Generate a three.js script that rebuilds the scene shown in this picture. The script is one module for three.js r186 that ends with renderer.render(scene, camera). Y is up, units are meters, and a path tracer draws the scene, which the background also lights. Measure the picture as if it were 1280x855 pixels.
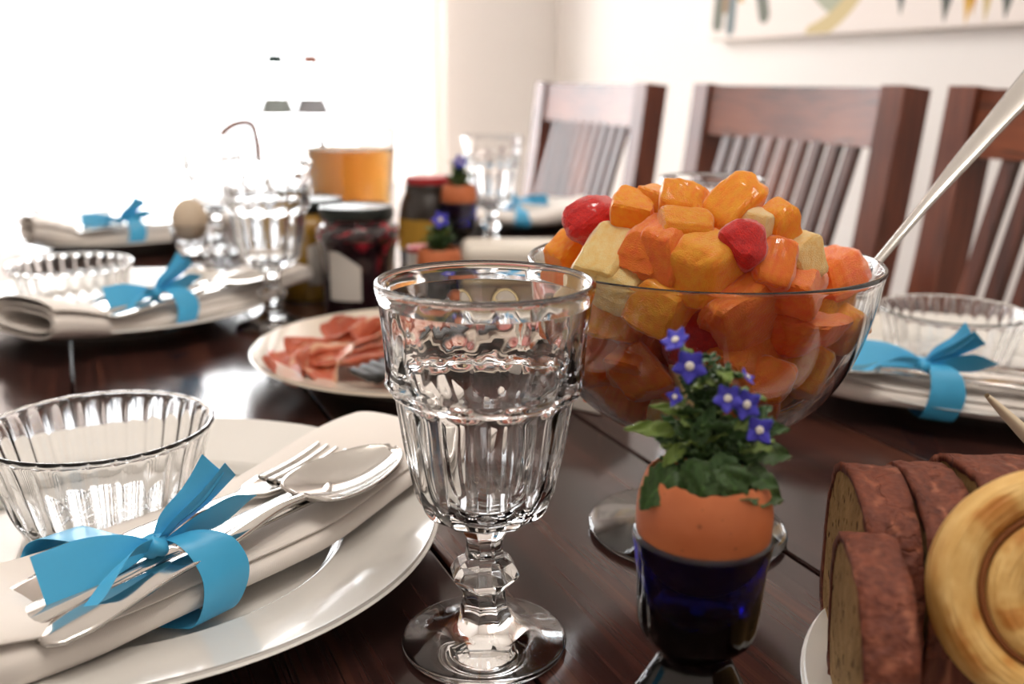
import * as THREE from 'three';
import { RoundedBoxGeometry } from 'three/addons/geometries/RoundedBoxGeometry.js';
import { ImprovedNoise } from 'three/addons/math/ImprovedNoise.js';
import { mergeGeometries, mergeVertices, toCreasedNormals } from 'three/addons/utils/BufferGeometryUtils.js';
import { RectAreaLightUniformsLib } from 'three/addons/lights/RectAreaLightUniformsLib.js';

// ---------- camera, sky, window light, exposure ----------
const T = 0.75;                                   // height of the table top
const scene = new THREE.Scene();
const camera = new THREE.PerspectiveCamera(38.05, 1280 / 855, 0.02, 60);
camera.rotation.order = 'YXZ';
camera.position.set(0, T + 0.2335, 0);
camera.rotation.set(-0.2565, -24 * Math.PI / 180, 0.6 * Math.PI / 180);
camera.focus = 0.425;
camera.userData.fStop = 7.0;
scene.background = new THREE.Color(0.98, 0.99, 1.0);
scene.backgroundIntensity = 7;
const renderer = new THREE.WebGLRenderer();
renderer.toneMapping = THREE.LinearToneMapping;
renderer.toneMappingExposure = 0.65;
renderer.shadowMap.enabled = true;
RectAreaLightUniformsLib.init();
const BACK = -3.03, SIDE = 1.5;                   // window wall, picture wall
const WX0 = -0.8, WX1 = 1.1, WY0 = 0.06, WY1 = 2.25;
// the bright sky above the garden: a large soft source outside the glass, leaning back so that it shines inwards and downwards
const daylight = new THREE.RectAreaLight(new THREE.Color(0.965, 0.985, 1.0), 10.5, 2.5, 2.6);
daylight.position.set(0.15, 1.75, BACK - 0.95);
daylight.lookAt(0.15, 1.75 - 0.75, BACK - 0.95 + 1);
daylight.name = 'sky_daylight';
scene.add(daylight);

// ---------- helpers ----------
const noise = new ImprovedNoise();
function rngOf(seed) { let a = seed >>> 0; return () => { a |= 0; a = a + 0x6D2B79F5 | 0; let t = Math.imul(a ^ a >>> 15, 1 | a); t = t + Math.imul(t ^ t >>> 7, 61 | t) ^ t; return ((t ^ t >>> 14) >>> 0) / 4294967296; }; }
const rnd = rngOf(7);
const R = (a, b, r = rnd) => a + (b - a) * r();
const V = (x, y, z) => new THREE.Vector3(x, y, z);
const clamp = (x, a = 0, b = 1) => Math.min(b, Math.max(a, x));
const smooth = (a, b, x) => { const t = clamp((x - a) / (b - a)); return t * t * (3 - 2 * t); };
const taken = {};
function numbered(n) { const k = taken[n] = (taken[n] ?? -1) + 1; return k ? n + '_' + String(k).padStart(3, '0') : n; }
function fbm(x, y, z, o = 4) { let s = 0, a = 0.5, f = 1; for (let i = 0; i < o; i++) { s += a * noise.noise(x * f, y * f, z * f); a *= 0.5; f *= 2.03; } return s; }
function tex(w, h, fn, rx = 1, ry = 1, srgb = true) {
  const d = new Uint8Array(w * h * 4);
  for (let j = 0; j < h; j++) for (let i = 0; i < w; i++) { const c = fn(i / w, j / h), k = (j * w + i) * 4; d[k] = clamp(c[0]) * 255; d[k + 1] = clamp(c[1]) * 255; d[k + 2] = clamp(c[2]) * 255; d[k + 3] = 255; }
  const t = new THREE.DataTexture(d, w, h, THREE.RGBAFormat);
  t.magFilter = THREE.LinearFilter; t.minFilter = THREE.LinearFilter; t.wrapS = t.wrapT = THREE.MirroredRepeatWrapping; t.repeat.set(rx, ry);
  if (srgb) t.colorSpace = THREE.SRGBColorSpace; t.needsUpdate = true; return t;
}
const std = (o) => new THREE.MeshStandardMaterial(o), phys = (o) => new THREE.MeshPhysicalMaterial(o);
function mesh(name, geo, mat, parent) { const m = new THREE.Mesh(geo, mat); m.name = parent ? name : numbered(name); (parent ?? scene).add(m); return m; }
function tag(o, label, category, group) { o.userData.label = label; o.userData.category = category; if (group) o.userData.group = group; return o; }
function thing(name, label, category, pos = [0, 0, 0], turn = 0, group) {
  const o = new THREE.Group(); o.name = numbered(name); scene.add(o); o.position.set(...pos); o.rotation.y = turn; return tag(o, label, category, group);
}
function copyOf(o, pos, turn, label, group) { const c = o.clone(); c.name = numbered(o.name.replace(/_\d{3}$/, '')); c.userData = { ...o.userData }; scene.add(c); c.position.set(...pos); c.rotation.y = turn; if (label) c.userData.label = label; if (group) c.userData.group = group; return c; }
function structure(name, geo, mat) { const m = new THREE.Mesh(geo, mat); m.name = name; m.userData.kind = 'structure'; scene.add(m); return m; }
const boxG = (w, h, d, x = 0, y = 0, z = 0) => new THREE.BoxGeometry(w, h, d).translate(x, y, z);
const rbox = (w, h, d, r, x = 0, y = 0, z = 0, s = 2) => new RoundedBoxGeometry(w, h, d, s, r).translate(x, y, z);
// grid of points fn(u, v); closed along u and/or v when asked
function grid(fn, nu, nv, closeU = false, closeV = false) {
  const p = [], uv = [], ix = [];
  for (let j = 0; j <= nv; j++) for (let i = 0; i <= nu; i++) { const q = fn(i / nu, j / nv); p.push(q.x, q.y, q.z); uv.push(i / nu, j / nv); }
  for (let j = 0; j < nv; j++) for (let i = 0; i < nu; i++) { const a = j * (nu + 1) + i, b = a + 1, c = a + nu + 1, d = c + 1; ix.push(a, b, d, a, d, c); }
  const g = new THREE.BufferGeometry(); g.setAttribute('position', new THREE.Float32BufferAttribute(p, 3)); g.setAttribute('uv', new THREE.Float32BufferAttribute(uv, 2)); g.setIndex(ix); g.computeVertexNormals();
  const n = g.attributes.normal, fix = (a, b) => { const x = n.getX(a) + n.getX(b), y = n.getY(a) + n.getY(b), z = n.getZ(a) + n.getZ(b), l = Math.hypot(x, y, z) || 1; n.setXYZ(a, x / l, y / l, z / l); n.setXYZ(b, x / l, y / l, z / l); };
  if (closeU) for (let j = 0; j <= nv; j++) fix(j * (nu + 1), j * (nu + 1) + nu);
  if (closeV) for (let i = 0; i <= nu; i++) fix(i, nv * (nu + 1) + i);
  return g;
}
// a sheet of thickness th (number or function) round the surface fn(u, v), closed at its edges
function sheet(fn, nu, nv, th) {
  const P = [], N = [], e = 1e-3;
  for (let j = 0; j <= nv; j++) for (let i = 0; i <= nu; i++) {
    const u = i / nu, v = j / nv, q = fn(u, v);
    const du = fn(Math.min(1, u + e), v).sub(fn(Math.max(0, u - e), v)), dv = fn(u, Math.min(1, v + e)).sub(fn(u, Math.max(0, v - e)));
    const n = du.cross(dv); if (n.lengthSq() < 1e-18) n.set(0, 1, 0); n.normalize(); P.push(q); N.push(n);
  }
  const p = [], uv = [], ix = [], M = P.length;
  for (const s of [1, -1]) for (let k = 0; k < M; k++) { const u = (k % (nu + 1)) / nu, v = Math.floor(k / (nu + 1)) / nv, h = s * (typeof th === 'function' ? th(u, v) : th) / 2; p.push(P[k].x + N[k].x * h, P[k].y + N[k].y * h, P[k].z + N[k].z * h); uv.push(u, v); }
  const id = (i, j) => j * (nu + 1) + i;
  for (let j = 0; j < nv; j++) for (let i = 0; i < nu; i++) { const a = id(i, j), b = id(i + 1, j), c = id(i, j + 1), d = id(i + 1, j + 1); ix.push(a, b, d, a, d, c, M + a, M + d, M + b, M + a, M + c, M + d); }
  const edge = (a, b) => ix.push(a, M + a, M + b, a, M + b, b);
  for (let i = 0; i < nu; i++) { edge(id(i, 0), id(i + 1, 0)); edge(id(i + 1, nv), id(i, nv)); }
  for (let j = 0; j < nv; j++) { edge(id(0, j + 1), id(0, j)); edge(id(nu, j), id(nu, j + 1)); }
  const g = new THREE.BufferGeometry(); g.setAttribute('position', new THREE.Float32BufferAttribute(p, 3)); g.setAttribute('uv', new THREE.Float32BufferAttribute(uv, 2)); g.setIndex(ix); g.computeVertexNormals(); return g;
}
// a dense profile [r, y] resampled along Catmull-Rom pieces; entries with a third value 1 keep a sharp corner
function profile(pts, per = 4) {
  const out = []; let run = [];
  const flush = () => { if (run.length < 2) return; const c = new THREE.SplineCurve(run.map((q) => new THREE.Vector2(q[0], q[1]))); const n = (run.length - 1) * per; for (let i = out.length ? 1 : 0; i <= n; i++) { const q = c.getPoint(i / n); out.push([Math.max(0, q.x), q.y]); } };
  for (const q of pts) { run.push(q); if (q[2]) { flush(); run = [q]; } } flush(); return out;
}
function turned(pr, segs, mod = (r) => r) {   // profile from the bottom up on the outside
  return grid((u, v) => { const k = Math.round(v * (pr.length - 1)), a = u * Math.PI * 2, [r, y] = pr[k], q = mod(r, y, a, k / (pr.length - 1)); return V(q * Math.cos(a), y, -q * Math.sin(a)); }, segs, pr.length - 1, true);
}
function stripAlong(points, widths, n = 24, th = 0.0004, m = 4) {   // ribbon: centre points and width vectors
  const c = new THREE.CatmullRomCurve3(points), w = new THREE.CatmullRomCurve3(widths);
  return sheet((u, v) => c.getPoint(u).add(w.getPoint(u).multiplyScalar(v - 0.5)), n, m, th);
}

// ---------- materials ----------
function woodTex(c0, c1, c2, seed, w = 512, h = 512, along = 5, across = 34) {
  return tex(w, h, (u, v) => {
    const U = u * 6.283, s = seed * 13.7;
    const band = fbm(u * across * 0.16 + s, v * along * 0.3, s, 3), grain = fbm(u * across + s, v * along, s + 4, 4), pore = fbm(u * across * 5 + s, v * along * 2.2, s + 9, 2);
    const k = clamp(0.5 + band * 1.1 + grain * 0.55), d = 1 - 0.45 * smooth(0.12, 0.4, pore);
    return [0, 1, 2].map((i) => (k < 0.5 ? c0[i] + (c1[i] - c0[i]) * k * 2 : c1[i] + (c2[i] - c1[i]) * (k - 0.5) * 2) * d);
  });
}
const tableTex = [1, 2, 3].map((s) => woodTex([0.16, 0.1, 0.095], [0.26, 0.155, 0.135], [0.39, 0.23, 0.175], s));
const tableWood = tableTex.map((t) => phys({ map: t, roughness: 0.15, specularIntensity: 0.75 }));
const chairTex = woodTex([0.25, 0.115, 0.08], [0.4, 0.2, 0.135], [0.56, 0.31, 0.2], 8, 512, 512, 3, 20);
const chairWood = phys({ map: chairTex, roughness: 0.32, specularIntensity: 0.75 });
const grainTex = tex(256, 256, (u, v) => { const n = 0.5 + 0.5 * fbm(u * 40, v * 40, 3, 3); return [n, n, n]; }, 6, 6, false);
const wallPaint = std({ color: 0xf8f3ef, roughness: 0.92, bumpMap: grainTex, bumpScale: 0.0006 });
const ceilPaint = std({ color: 0xf7f3ee, roughness: 0.95 });
const whitePaint = std({ color: 0xf3f1ec, roughness: 0.45 });
const porcelain = phys({ color: 0xebe8e3, roughness: 0.16, clearcoat: 0.5, clearcoatRoughness: 0.06 });
const creamware = phys({ color: 0xe9dccb, roughness: 0.2, clearcoat: 0.4, clearcoatRoughness: 0.1 });
const glass = phys({ color: 0xffffff, transmission: 1, roughness: 0.0, ior: 1.5, thickness: 0.01 });
const pane = phys({ color: 0xffffff, transmission: 1, roughness: 0.0, ior: 1.45, thickness: 0 });
const cobalt = phys({ color: 0xffffff, transmission: 1, roughness: 0.02, ior: 1.5, thickness: 0.01, attenuationColor: new THREE.Color(0.02, 0.024, 0.5), attenuationDistance: 0.0026 });
const steel = phys({ color: 0xcac7c3, metalness: 1, roughness: 0.13 });
const satin = phys({ color: 0x4cb6e8, roughness: 0.36 });
const weave = tex(256, 256, (u, v) => { const n = 0.5 + 0.25 * Math.sin(u * 400) + 0.25 * Math.sin(v * 400); return [n, n, n]; }, 6, 6, false);
const linen = std({ color: 0xf1e9e2, roughness: 0.9, bumpMap: weave, bumpScale: 0.00012 });
const sheer = phys({ color: 0xfbf5f1, roughness: 0.95, transmission: 0.85, thickness: 0, side: THREE.DoubleSide });

// ---------- the room ----------
const X0 = -2.3, Z1 = 2.6, H = 2.55;
const floorTex = woodTex([0.72, 0.69, 0.65], [0.8, 0.77, 0.73], [0.86, 0.83, 0.8], 21);
floorTex.repeat.set(3, 4);
structure('floor', boxG(SIDE - X0 + 0.4, 0.1, Z1 - BACK + 0.4, (SIDE + X0) / 2, -0.05, (Z1 + BACK) / 2), std({ map: floorTex, roughness: 0.5 }));
structure('ceiling', boxG(SIDE - X0 + 0.4, 0.1, Z1 - BACK + 0.4, (SIDE + X0) / 2, H + 0.05, (Z1 + BACK) / 2), ceilPaint);
structure('wall_right', boxG(0.2, H, Z1 - BACK + 0.4, SIDE + 0.1, H / 2, (Z1 + BACK) / 2), wallPaint);
structure('wall_left', boxG(0.2, H, Z1 - BACK + 0.4, X0 - 0.1, H / 2, (Z1 + BACK) / 2), wallPaint);
structure('wall_behind', boxG(SIDE - X0, H, 0.2, (SIDE + X0) / 2, H / 2, Z1 + 0.1), wallPaint);
structure('wall_window', mergeGeometries([
  boxG(WX0 - X0, H, 0.2, (WX0 + X0) / 2, H / 2, BACK - 0.1), boxG(SIDE - WX1, H, 0.2, (SIDE + WX1) / 2, H / 2, BACK - 0.1),
  boxG(WX1 - WX0, H - WY1, 0.2, (WX0 + WX1) / 2, (H + WY1) / 2, BACK - 0.1), boxG(WX1 - WX0, WY0, 0.2, (WX0 + WX1) / 2, WY0 / 2, BACK - 0.1)]), wallPaint);
structure('baseboard_right', rbox(0.016, 0.09, Z1 - BACK - 0.02, 0.005, SIDE - 0.008, 0.045, (Z1 + BACK) / 2), whitePaint);
structure('baseboard_window', rbox(SIDE - WX1 - 0.08, 0.09, 0.016, 0.005, (SIDE + WX1) / 2 + 0.02, 0.045, BACK + 0.008), whitePaint);
{
  const w = new THREE.Group(); w.name = 'window_1'; w.userData.kind = 'structure'; scene.add(w);
  const fz = BACK - 0.1, cx = (WX0 + WX1) / 2, cy = (WY0 + WY1) / 2;
  mesh('window_frame', rbox(0.06, WY1 - WY0, 0.07, 0.008, WX0 + 0.03, cy, fz), whitePaint, w);
  mesh('window_frame', rbox(0.06, WY1 - WY0, 0.07, 0.008, WX1 - 0.03, cy, fz), whitePaint, w);
  mesh('window_frame', rbox(WX1 - WX0, 0.06, 0.07, 0.008, cx, WY1 - 0.03, fz), whitePaint, w);
  mesh('window_frame', rbox(WX1 - WX0, 0.06, 0.07, 0.008, cx, WY0 + 0.03, fz), whitePaint, w);
  mesh('pane', boxG(WX1 - WX0 - 0.12, WY1 - WY0 - 0.12, 0.004, cx, cy, fz), pane, w);
}
function curtain(x0, x1, seed, label) {
  const g = sheet((u, v) => V(x0 + (x1 - x0) * u + 0.004 * Math.sin(v * 5 + u * 9), 0.03 + v * 2.36, BACK + 0.09 + 0.022 * Math.sin(u * (x1 - x0) * 95 + seed + 0.5 * Math.sin(v * 3)) * (1 - 0.35 * v) + 0.01 * Math.sin(u * 31 + seed * 2)), 90, 20, 0.0008);
  return tag(mesh('curtain', g, sheer), label, 'curtain');
}
curtain(0.8, 1.08, 1.3, 'sheer white curtain gathered between the bright window and the bare wall corner');
curtain(-0.82, -0.12, 4.1, 'sheer white curtain at the window side with the place settings');
tag(mesh('curtain_rail', new THREE.CylinderGeometry(0.012, 0.012, 2.2, 16).rotateZ(Math.PI / 2).translate(0.15, 2.4, BACK + 0.09), steel), 'thin metal curtain rail above the window', 'curtain rail');

// the canvas on the wall
{
  const cv = document.createElement('canvas'); cv.width = 1024; cv.height = 640; const c = cv.getContext('2d');
  c.fillStyle = '#f3e9e3'; c.fillRect(0, 0, 1024, 640);
  const leaf = (x0, y0, x1, y1, w, col) => { const dx = x1 - x0, dy = y1 - y0, l = Math.hypot(dx, dy), nx = -dy / l * w, ny = dx / l * w; c.fillStyle = col; c.beginPath(); c.moveTo(x0, y0); c.quadraticCurveTo((x0 + x1) / 2 + nx, (y0 + y1) / 2 + ny, x1, y1); c.quadraticCurveTo((x0 + x1) / 2 - nx, (y0 + y1) / 2 - ny, x0, y0); c.fill(); };
  const D = '#7c8076', E = '#5f645e', G = '#a08a55', Y = '#d9a944', P = '#cdb67c';
  const stroke = (x0, y0, x1, y1, w, col) => { c.lineCap = 'round'; c.lineWidth = w; c.strokeStyle = col; c.beginPath(); c.moveTo(x0, y0); c.quadraticCurveTo((x0 + x1) / 2 + 8, (y0 + y1) / 2, x1, y1); c.stroke(); };
  stroke(30, 300, 20, 612, 30, D); stroke(60, 330, 58, 622, 26, '#7f8a8c'); stroke(80, 420, 150, 604, 28, D); stroke(44, 380, 40, 590, 14, '#a8896a'); stroke(100, 330, 84, 570, 20, '#c0a468');
  c.lineWidth = 30; c.strokeStyle = '#b4b7a2'; c.beginPath(); c.moveTo(215, 430); c.quadraticCurveTo(255, 590, 330, 600); c.stroke();
  c.lineWidth = 28; c.strokeStyle = '#d3c194'; c.beginPath(); c.moveTo(270, 640); c.quadraticCurveTo(380, 610, 420, 470); c.stroke();
  leaf(440, 300, 452, 622, 44, E); leaf(400, 280, 300, 560, 30, D);
  leaf(545, 240, 530, 636, 60, E); leaf(575, 260, 566, 640, 44, Y); leaf(600, 240, 596, 640, 40, P); leaf(582, 380, 575, 630, 20, '#c58b3a');
  leaf(640, 250, 626, 636, 60, E); leaf(700, 270, 690, 630, 60, Y); leaf(780, 260, 790, 620, 66, D); leaf(880, 300, 870, 620, 60, G); leaf(960, 280, 950, 630, 60, D);
  const t = new THREE.CanvasTexture(cv); t.colorSpace = THREE.SRGBColorSpace;
  const o = thing('canvas_painting', 'wide wall canvas painted with grey and yellow leaf shapes above the chairs', 'painting', [SIDE - 0.02, T + 0.334, -1.42]);
  mesh('stretcher_frame', rbox(0.034, 0.84, 1.4, 0.004, 0, 0.42, 0), std({ color: 0xe9e0d8, roughness: 0.9 }), o);
  mesh('painted_front', new THREE.PlaneGeometry(1.392, 0.832).rotateY(-Math.PI / 2).translate(-0.0176, 0.42, 0), std({ map: t, roughness: 0.85 }), o);
}

structure('terrace_outside', boxG(9, 0.1, 6, 0.3, -0.06, BACK - 3.25), std({ color: 0x8f8a82, roughness: 0.9 }));
// chandelier over the table, above the frame: its small warm bulbs glint in the glass
{
  const o = thing('chandelier', 'small brass chandelier with round warm bulbs hanging above the table', 'lamp', [0.2, H, -0.18]), brass = phys({ color: 0xb08d57, metalness: 1, roughness: 0.3 });
  mesh('ceiling_rose', turned(profile([[0.0001, -0.03], [0.04, -0.028], [0.055, -0.01], [0.055, 0], [0.0001, 0]], 3), 32), brass, o);
  mesh('rod', new THREE.CylinderGeometry(0.006, 0.006, 0.62, 12).translate(0, -0.33, 0), brass, o);
  mesh('hub', new THREE.SphereGeometry(0.03, 24, 16).translate(0, -0.65, 0), brass, o);
  const bulbMat = std({ color: 0xfff2dd, roughness: 0.4, emissive: new THREE.Color(1, 0.86, 0.68), emissiveIntensity: 20 });
  for (let k = 0; k < 5; k++) {
    const a = k / 5 * Math.PI * 2 + 0.3, c = Math.cos(a), n = Math.sin(a);
    mesh('arm', new THREE.TubeGeometry(new THREE.CatmullRomCurve3([V(0, -0.65, 0), V(0.1 * c, -0.69, 0.1 * n), V(0.2 * c, -0.66, 0.2 * n), V(0.22 * c, -0.62, 0.22 * n)]), 20, 0.005, 8), brass, o);
    mesh('bulb', new THREE.SphereGeometry(0.022, 20, 14).translate(0.22 * c, -0.595, 0.22 * n), bulbMat, o);
    const l = new THREE.PointLight(new THREE.Color(1, 0.95, 0.89), 0.54); l.position.set(0.2 + 0.22 * c, H - 0.595, -0.18 + 0.22 * n); l.castShadow = true; l.name = 'bulb_light'; scene.add(l);
  }
}

// ---------- the table ----------
const tableTop = thing('dining_table', 'dark glossy dining table of wide wooden boards laid for a meal', 'table', [0.321, 0, -1.05]);
{
  const L = 2.5, pw = 0.1667, z0 = 0;
  const gs = [0, 1, 2].map(() => { const g = rbox(pw - 0.0022, 0.034, L, 0.0016, 0, T - 0.017, z0); const p = g.attributes.position, uv = g.attributes.uv; for (let i = 0; i < p.count; i++) uv.setXY(i, p.getX(i) / pw + 0.5, p.getZ(i) / 1.25); return g; });
  for (let k = 0; k < 6; k++) { const m = mesh('plank', gs[k % 3], tableWood[k % 3], tableTop); m.position.x = (k - 2.5) * pw; if (k > 2) { m.rotation.y = Math.PI; } }
  for (const s of [-1, 1]) { mesh('apron', rbox(0.02, 0.09, L - 0.2, 0.003, s * 0.43, T - 0.08, 0), tableWood[0], tableTop); mesh('apron', rbox(0.86, 0.09, 0.02, 0.003, 0, T - 0.08, s * (L / 2 - 0.09)), tableWood[1], tableTop); }
  mesh('underboard', boxG(0.96, 0.012, L - 0.04, 0, T - 0.041, 0), tableWood[0], tableTop);
  for (const sx of [-1, 1]) for (const sz of [-1, 1]) mesh('leg', rbox(0.075, T - 0.036, 0.075, 0.006, sx * 0.42, (T - 0.036) / 2, sz * (L / 2 - 0.09)), tableWood[2], tableTop);
}

// ---------- chairs ----------
function woodUV(g, sx = 2.2, sy = 2.2) { const p = g.attributes.position, uv = g.attributes.uv; for (let i = 0; i < p.count; i++) uv.setXY(i, (p.getY(i) + p.getX(i)) * sx, p.getZ(i) * sy); return g; }
function woodUVv(g, s = 2.2) { const p = g.attributes.position, uv = g.attributes.uv; for (let i = 0; i < p.count; i++) uv.setXY(i, (p.getZ(i) + p.getX(i)) * s * 2, p.getY(i) * s); return g; }
const recline = (y) => y > 0.42 ? -(0.982 - y) * 0.17 + 0.012 * Math.sin((y - 0.42) / 0.56 * Math.PI) : -0.0955 + (0.42 - y) * 0.16;
function makeChair(label) {   // origin on the floor under the front face of the top rail, facing -x
  const o = thing('dining_chair', label, 'chair', [0, 0, 0], 0, undefined), hw = 0.241;
  const bar = (zc, w, d, y0, y1, xo, n = 14) => {
    const g = sheet((u, v) => { const y = y0 + (y1 - y0) * u; return V(xo(y) + d / 2, y, zc + (v - 0.5) * w); }, n, 1, d); return woodUVv(toCreasedNormals(g.toNonIndexed(), 0.6)); };
  for (const s of [-1, 1]) mesh('back_post', bar(s * (hw - 0.021), 0.042, 0.046, 0, 0.982, recline), chairWood, o);
  const rail = (y0, y1, dx, d) => woodUV(toCreasedNormals(sheet((u, v) => { const z = (u - 0.5) * (2 * hw - 0.084), y = y0 + (y1 - y0) * v; return V(recline(y) + dx + d / 2 + 0.012 * (1 - (2 * u - 1) ** 2), y, z); }, 18, 3, d).toNonIndexed(), 0.6));
  mesh('top_rail', rail(0.9, 0.98, 0.006, 0.026), chairWood, o);
  mesh('lower_rail', rail(0.5, 0.55, -0.012, 0.022), chairWood, o);
  for (let k = 0; k < 9; k++) mesh('slat', bar((k - 4) * 0.0365, 0.0185, 0.012, 0.545, 0.905, (y) => recline(y) + 0.016 - 0.034 * Math.sin(clamp((0.905 - y) / 0.36) * Math.PI * 0.62)), chairWood, o);
  mesh('seat', woodUV(rbox(0.43, 0.03, 0.46, 0.012, -0.3, 0.445, 0)), chairWood, o);
  for (const s of [-1, 1]) { mesh('leg', woodUVv(rbox(0.04, 0.43, 0.04, 0.004, -0.48, 0.215, s * 0.2)), chairWood, o); mesh('stretcher', woodUV(rbox(0.4, 0.03, 0.02, 0.003, -0.27, 0.2, s * 0.2)), chairWood, o); }
  mesh('seat_rail', woodUV(rbox(0.02, 0.05, 0.4, 0.003, -0.48, 0.405, 0)), chairWood, o);
  return o;
}
const chair = makeChair('brown slatted dining chair standing behind the fruit salad bowl');
chair.position.set(1.0, 0, -1.246);
copyOf(chair, [1.0, 0, -1.883], 0, 'brown slatted dining chair closest to the window, its top rail washed with light');
copyOf(chair, [1.0, 0, -0.693], 0, 'brown slatted dining chair behind the serving spoon handle and glass dish');

// ---------- plates ----------
const plateProfile = (r, h, lip) => profile([[0.0001, 0.004], [r * 0.5, 0.004, 1], [r * 0.52, 0], [r * 0.56, 0.0005], [r * 0.6, 0.004], [r * 0.68, 0.0075], [r * 0.985, h - 0.0035], [r, h - 0.0012], [r * 0.994, h], [r * 0.975, h - 0.0004], [r * 0.74, h - 0.0085 * lip], [r * 0.69, h - 0.0105 * lip], [r * 0.655, 0.0098], [r * 0.6, 0.0085], [0.0001, 0.008]], 5);
const dinnerPlateG = turned(plateProfile(0.149, 0.025, 1), 128);
const plates = [[0.012, -0.484, 'white dinner plate under the napkin with the large bright bow and spoon'], [0.035, -1.035, 'white dinner plate beside the goblet next to the jam jars'], [0.055, -1.525, 'white dinner plate of the place setting closest to the window'], [0.645, -0.552, 'white dinner plate behind the fruit salad bowl and bread'], [0.74, -1.08, 'white dinner plate across the table behind the heaped fruit'], [0.73, -1.56, 'white dinner plate in front of the slatted chair closest to the window']];
for (const [x, z, l] of plates) tag(mesh('dinner_plate', dinnerPlateG, porcelain), l, 'plate', 'dinner plates of the place settings').position.set(x, T, z);

// ---------- napkins, cutlery, ribbons ----------
const lift = (s) => 0.0225 + 0.0135 * smooth(0.05, 0.15, Math.abs(s));   // the roll lies over the plate's raised edge
const napkinG = sheet((u, v) => {
  const turns = 2.3, a = u * turns * Math.PI * 2 + 0.6, k = u * turns, s = -0.135 + v * 0.29;
  const fl = smooth(-0.03, -0.135, s), w = (0.0455 - 0.0038 * k) * (1 + 0.1 * fl), hh = (0.0098 - 0.0024 * k) * (1 + 0.9 * fl * (1 - k / 3));
  const c = Math.cos(a), n = Math.sin(a), e = 0.72;
  return V(s + 0.004 * Math.sin(a), lift(s) + 0.004 * fl + Math.sign(n) * Math.abs(n) ** e * hh, Math.sign(c) * Math.abs(c) ** e * w + 0.0012 * Math.sin(s * 40));
}, 150, 40, 0.0011);
const TOP = 0.0335;
function ramp(s, pts) { for (let i = 1; i < pts.length; i++) if (s <= pts[i][0]) { const t = clamp((s - pts[i - 1][0]) / (pts[i][0] - pts[i - 1][0])), q = t * t * (3 - 2 * t); return pts[i - 1][1] + (pts[i][1] - pts[i - 1][1]) * (0.4 * t + 0.6 * q); } return pts[pts.length - 1][1]; }
// spoon: s from the handle's end (0) to the tip (1) over 0.207 m, bowl concave up
function spoonGeo(len, wEnd, wNeck, wBowl, bowl, depth) {
  const hwAt = (x) => { if (x > 1 - bowl) { const t = (x - (1 - bowl)) / bowl; const q = Math.sin(Math.acos(clamp(1 - 2 * t ** 0.82, -1, 1))); return Math.max(0.0006, wBowl * q ** 0.85 * (1 - 0.12 * t) + wNeck * (1 - t) * (1 - t)); } return ramp(x, [[0, wEnd * 0.35], [0.02, wEnd * 0.8], [0.08, wEnd], [0.3, wEnd * 0.62], [1 - bowl - 0.04, wNeck], [1 - bowl, wNeck]]); };
  const handle = sheet((u, v) => { const x = u * (1 - bowl + 0.015), c = v * 2 - 1, hw = hwAt(Math.min(x, 1 - bowl)); return V((x - 0.5) * len, 0.0035 + 0.0035 * Math.sin(clamp(x / (1 - bowl)) * Math.PI) + 0.006 * smooth(0.4, 0.62, x) * (1 - smooth(0.66, 0.74, x)) - 0.0006 * c * c, c * hw); }, 60, 8, (u, v) => 0.0024 - 0.0008 * Math.abs(v * 2 - 1));
  const head = sheet((u, v) => { const x = 1 - bowl + u * bowl, c = v * 2 - 1, hw = hwAt(Math.min(x, 0.9995)), t = u; const d = depth * Math.sin(Math.PI * clamp(t * 0.9 + 0.06)) ** 0.8; return V((x - 0.5) * len, 0.0105 - d * (1 - c * c) + 0.002 * t, c * hw); }, 40, 20, 0.0016);
  return [handle, head];
}
const [spoonHandleG, spoonHeadG] = spoonGeo(0.207, 0.0098, 0.0032, 0.0225, 0.34, 0.008);
function makeSpoon(label, group) { const o = thing('table_spoon', label, 'spoon', [0, 0, 0], 0, group); mesh('handle', spoonHandleG, steel, o); mesh('bowl', spoonHeadG, steel, o); return o; }
const forkHandleG = sheet((u, v) => { const x = u * 0.78, c = v * 2 - 1, hw = ramp(x, [[0, 0.004], [0.03, 0.0085], [0.1, 0.0098], [0.35, 0.006], [0.6, 0.0032], [0.66, 0.0035], [0.72, 0.0095], [0.78, 0.0122]]); return V((x - 0.5) * 0.2, 0.0035 + 0.005 * Math.sin(clamp(x / 0.7) * Math.PI) - 0.002 * (1 - c * c) * smooth(0.66, 0.78, x), c * hw); }, 60, 8, 0.0022);
const tineG = sheet((u, v) => V((0.279 + u * 0.226) * 0.2, 0.0035 - 0.0022 * u + 0.006 * u * u, (v - 0.5) * 0.0042 * (1 - 0.55 * u)), 14, 2, 0.002);
function makeFork(label, group) { const o = thing('table_fork', label, 'fork', [0, 0, 0], 0, group); mesh('handle', forkHandleG, steel, o); for (let k = 0; k < 4; k++) mesh('tine', tineG, steel, o).position.z = (k - 1.5) * 0.0064; return o; }
const knifeHandleG = sheet((u, v) => { const x = u * 0.5, c = v * 2 - 1; return V((x - 0.5) * 0.22, 0.0045, c * ramp(x, [[0, 0.004], [0.03, 0.008], [0.12, 0.0092], [0.35, 0.007], [0.5, 0.0052]])); }, 40, 8, (u, v) => 0.006 * Math.sqrt(1 - 0.85 * (v * 2 - 1) ** 2));
const bladeG = sheet((u, v) => { const x = 0.49 + u * 0.45, e = 1 - smooth(0.8, 1, u) ** 2; return V((x - 0.5) * 0.22, 0.0045, -0.006 + v * 0.017 * (0.15 + 0.85 * e) * (0.75 + 0.25 * smooth(0, 0.2, u))); }, 40, 4, 0.0014);
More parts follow.
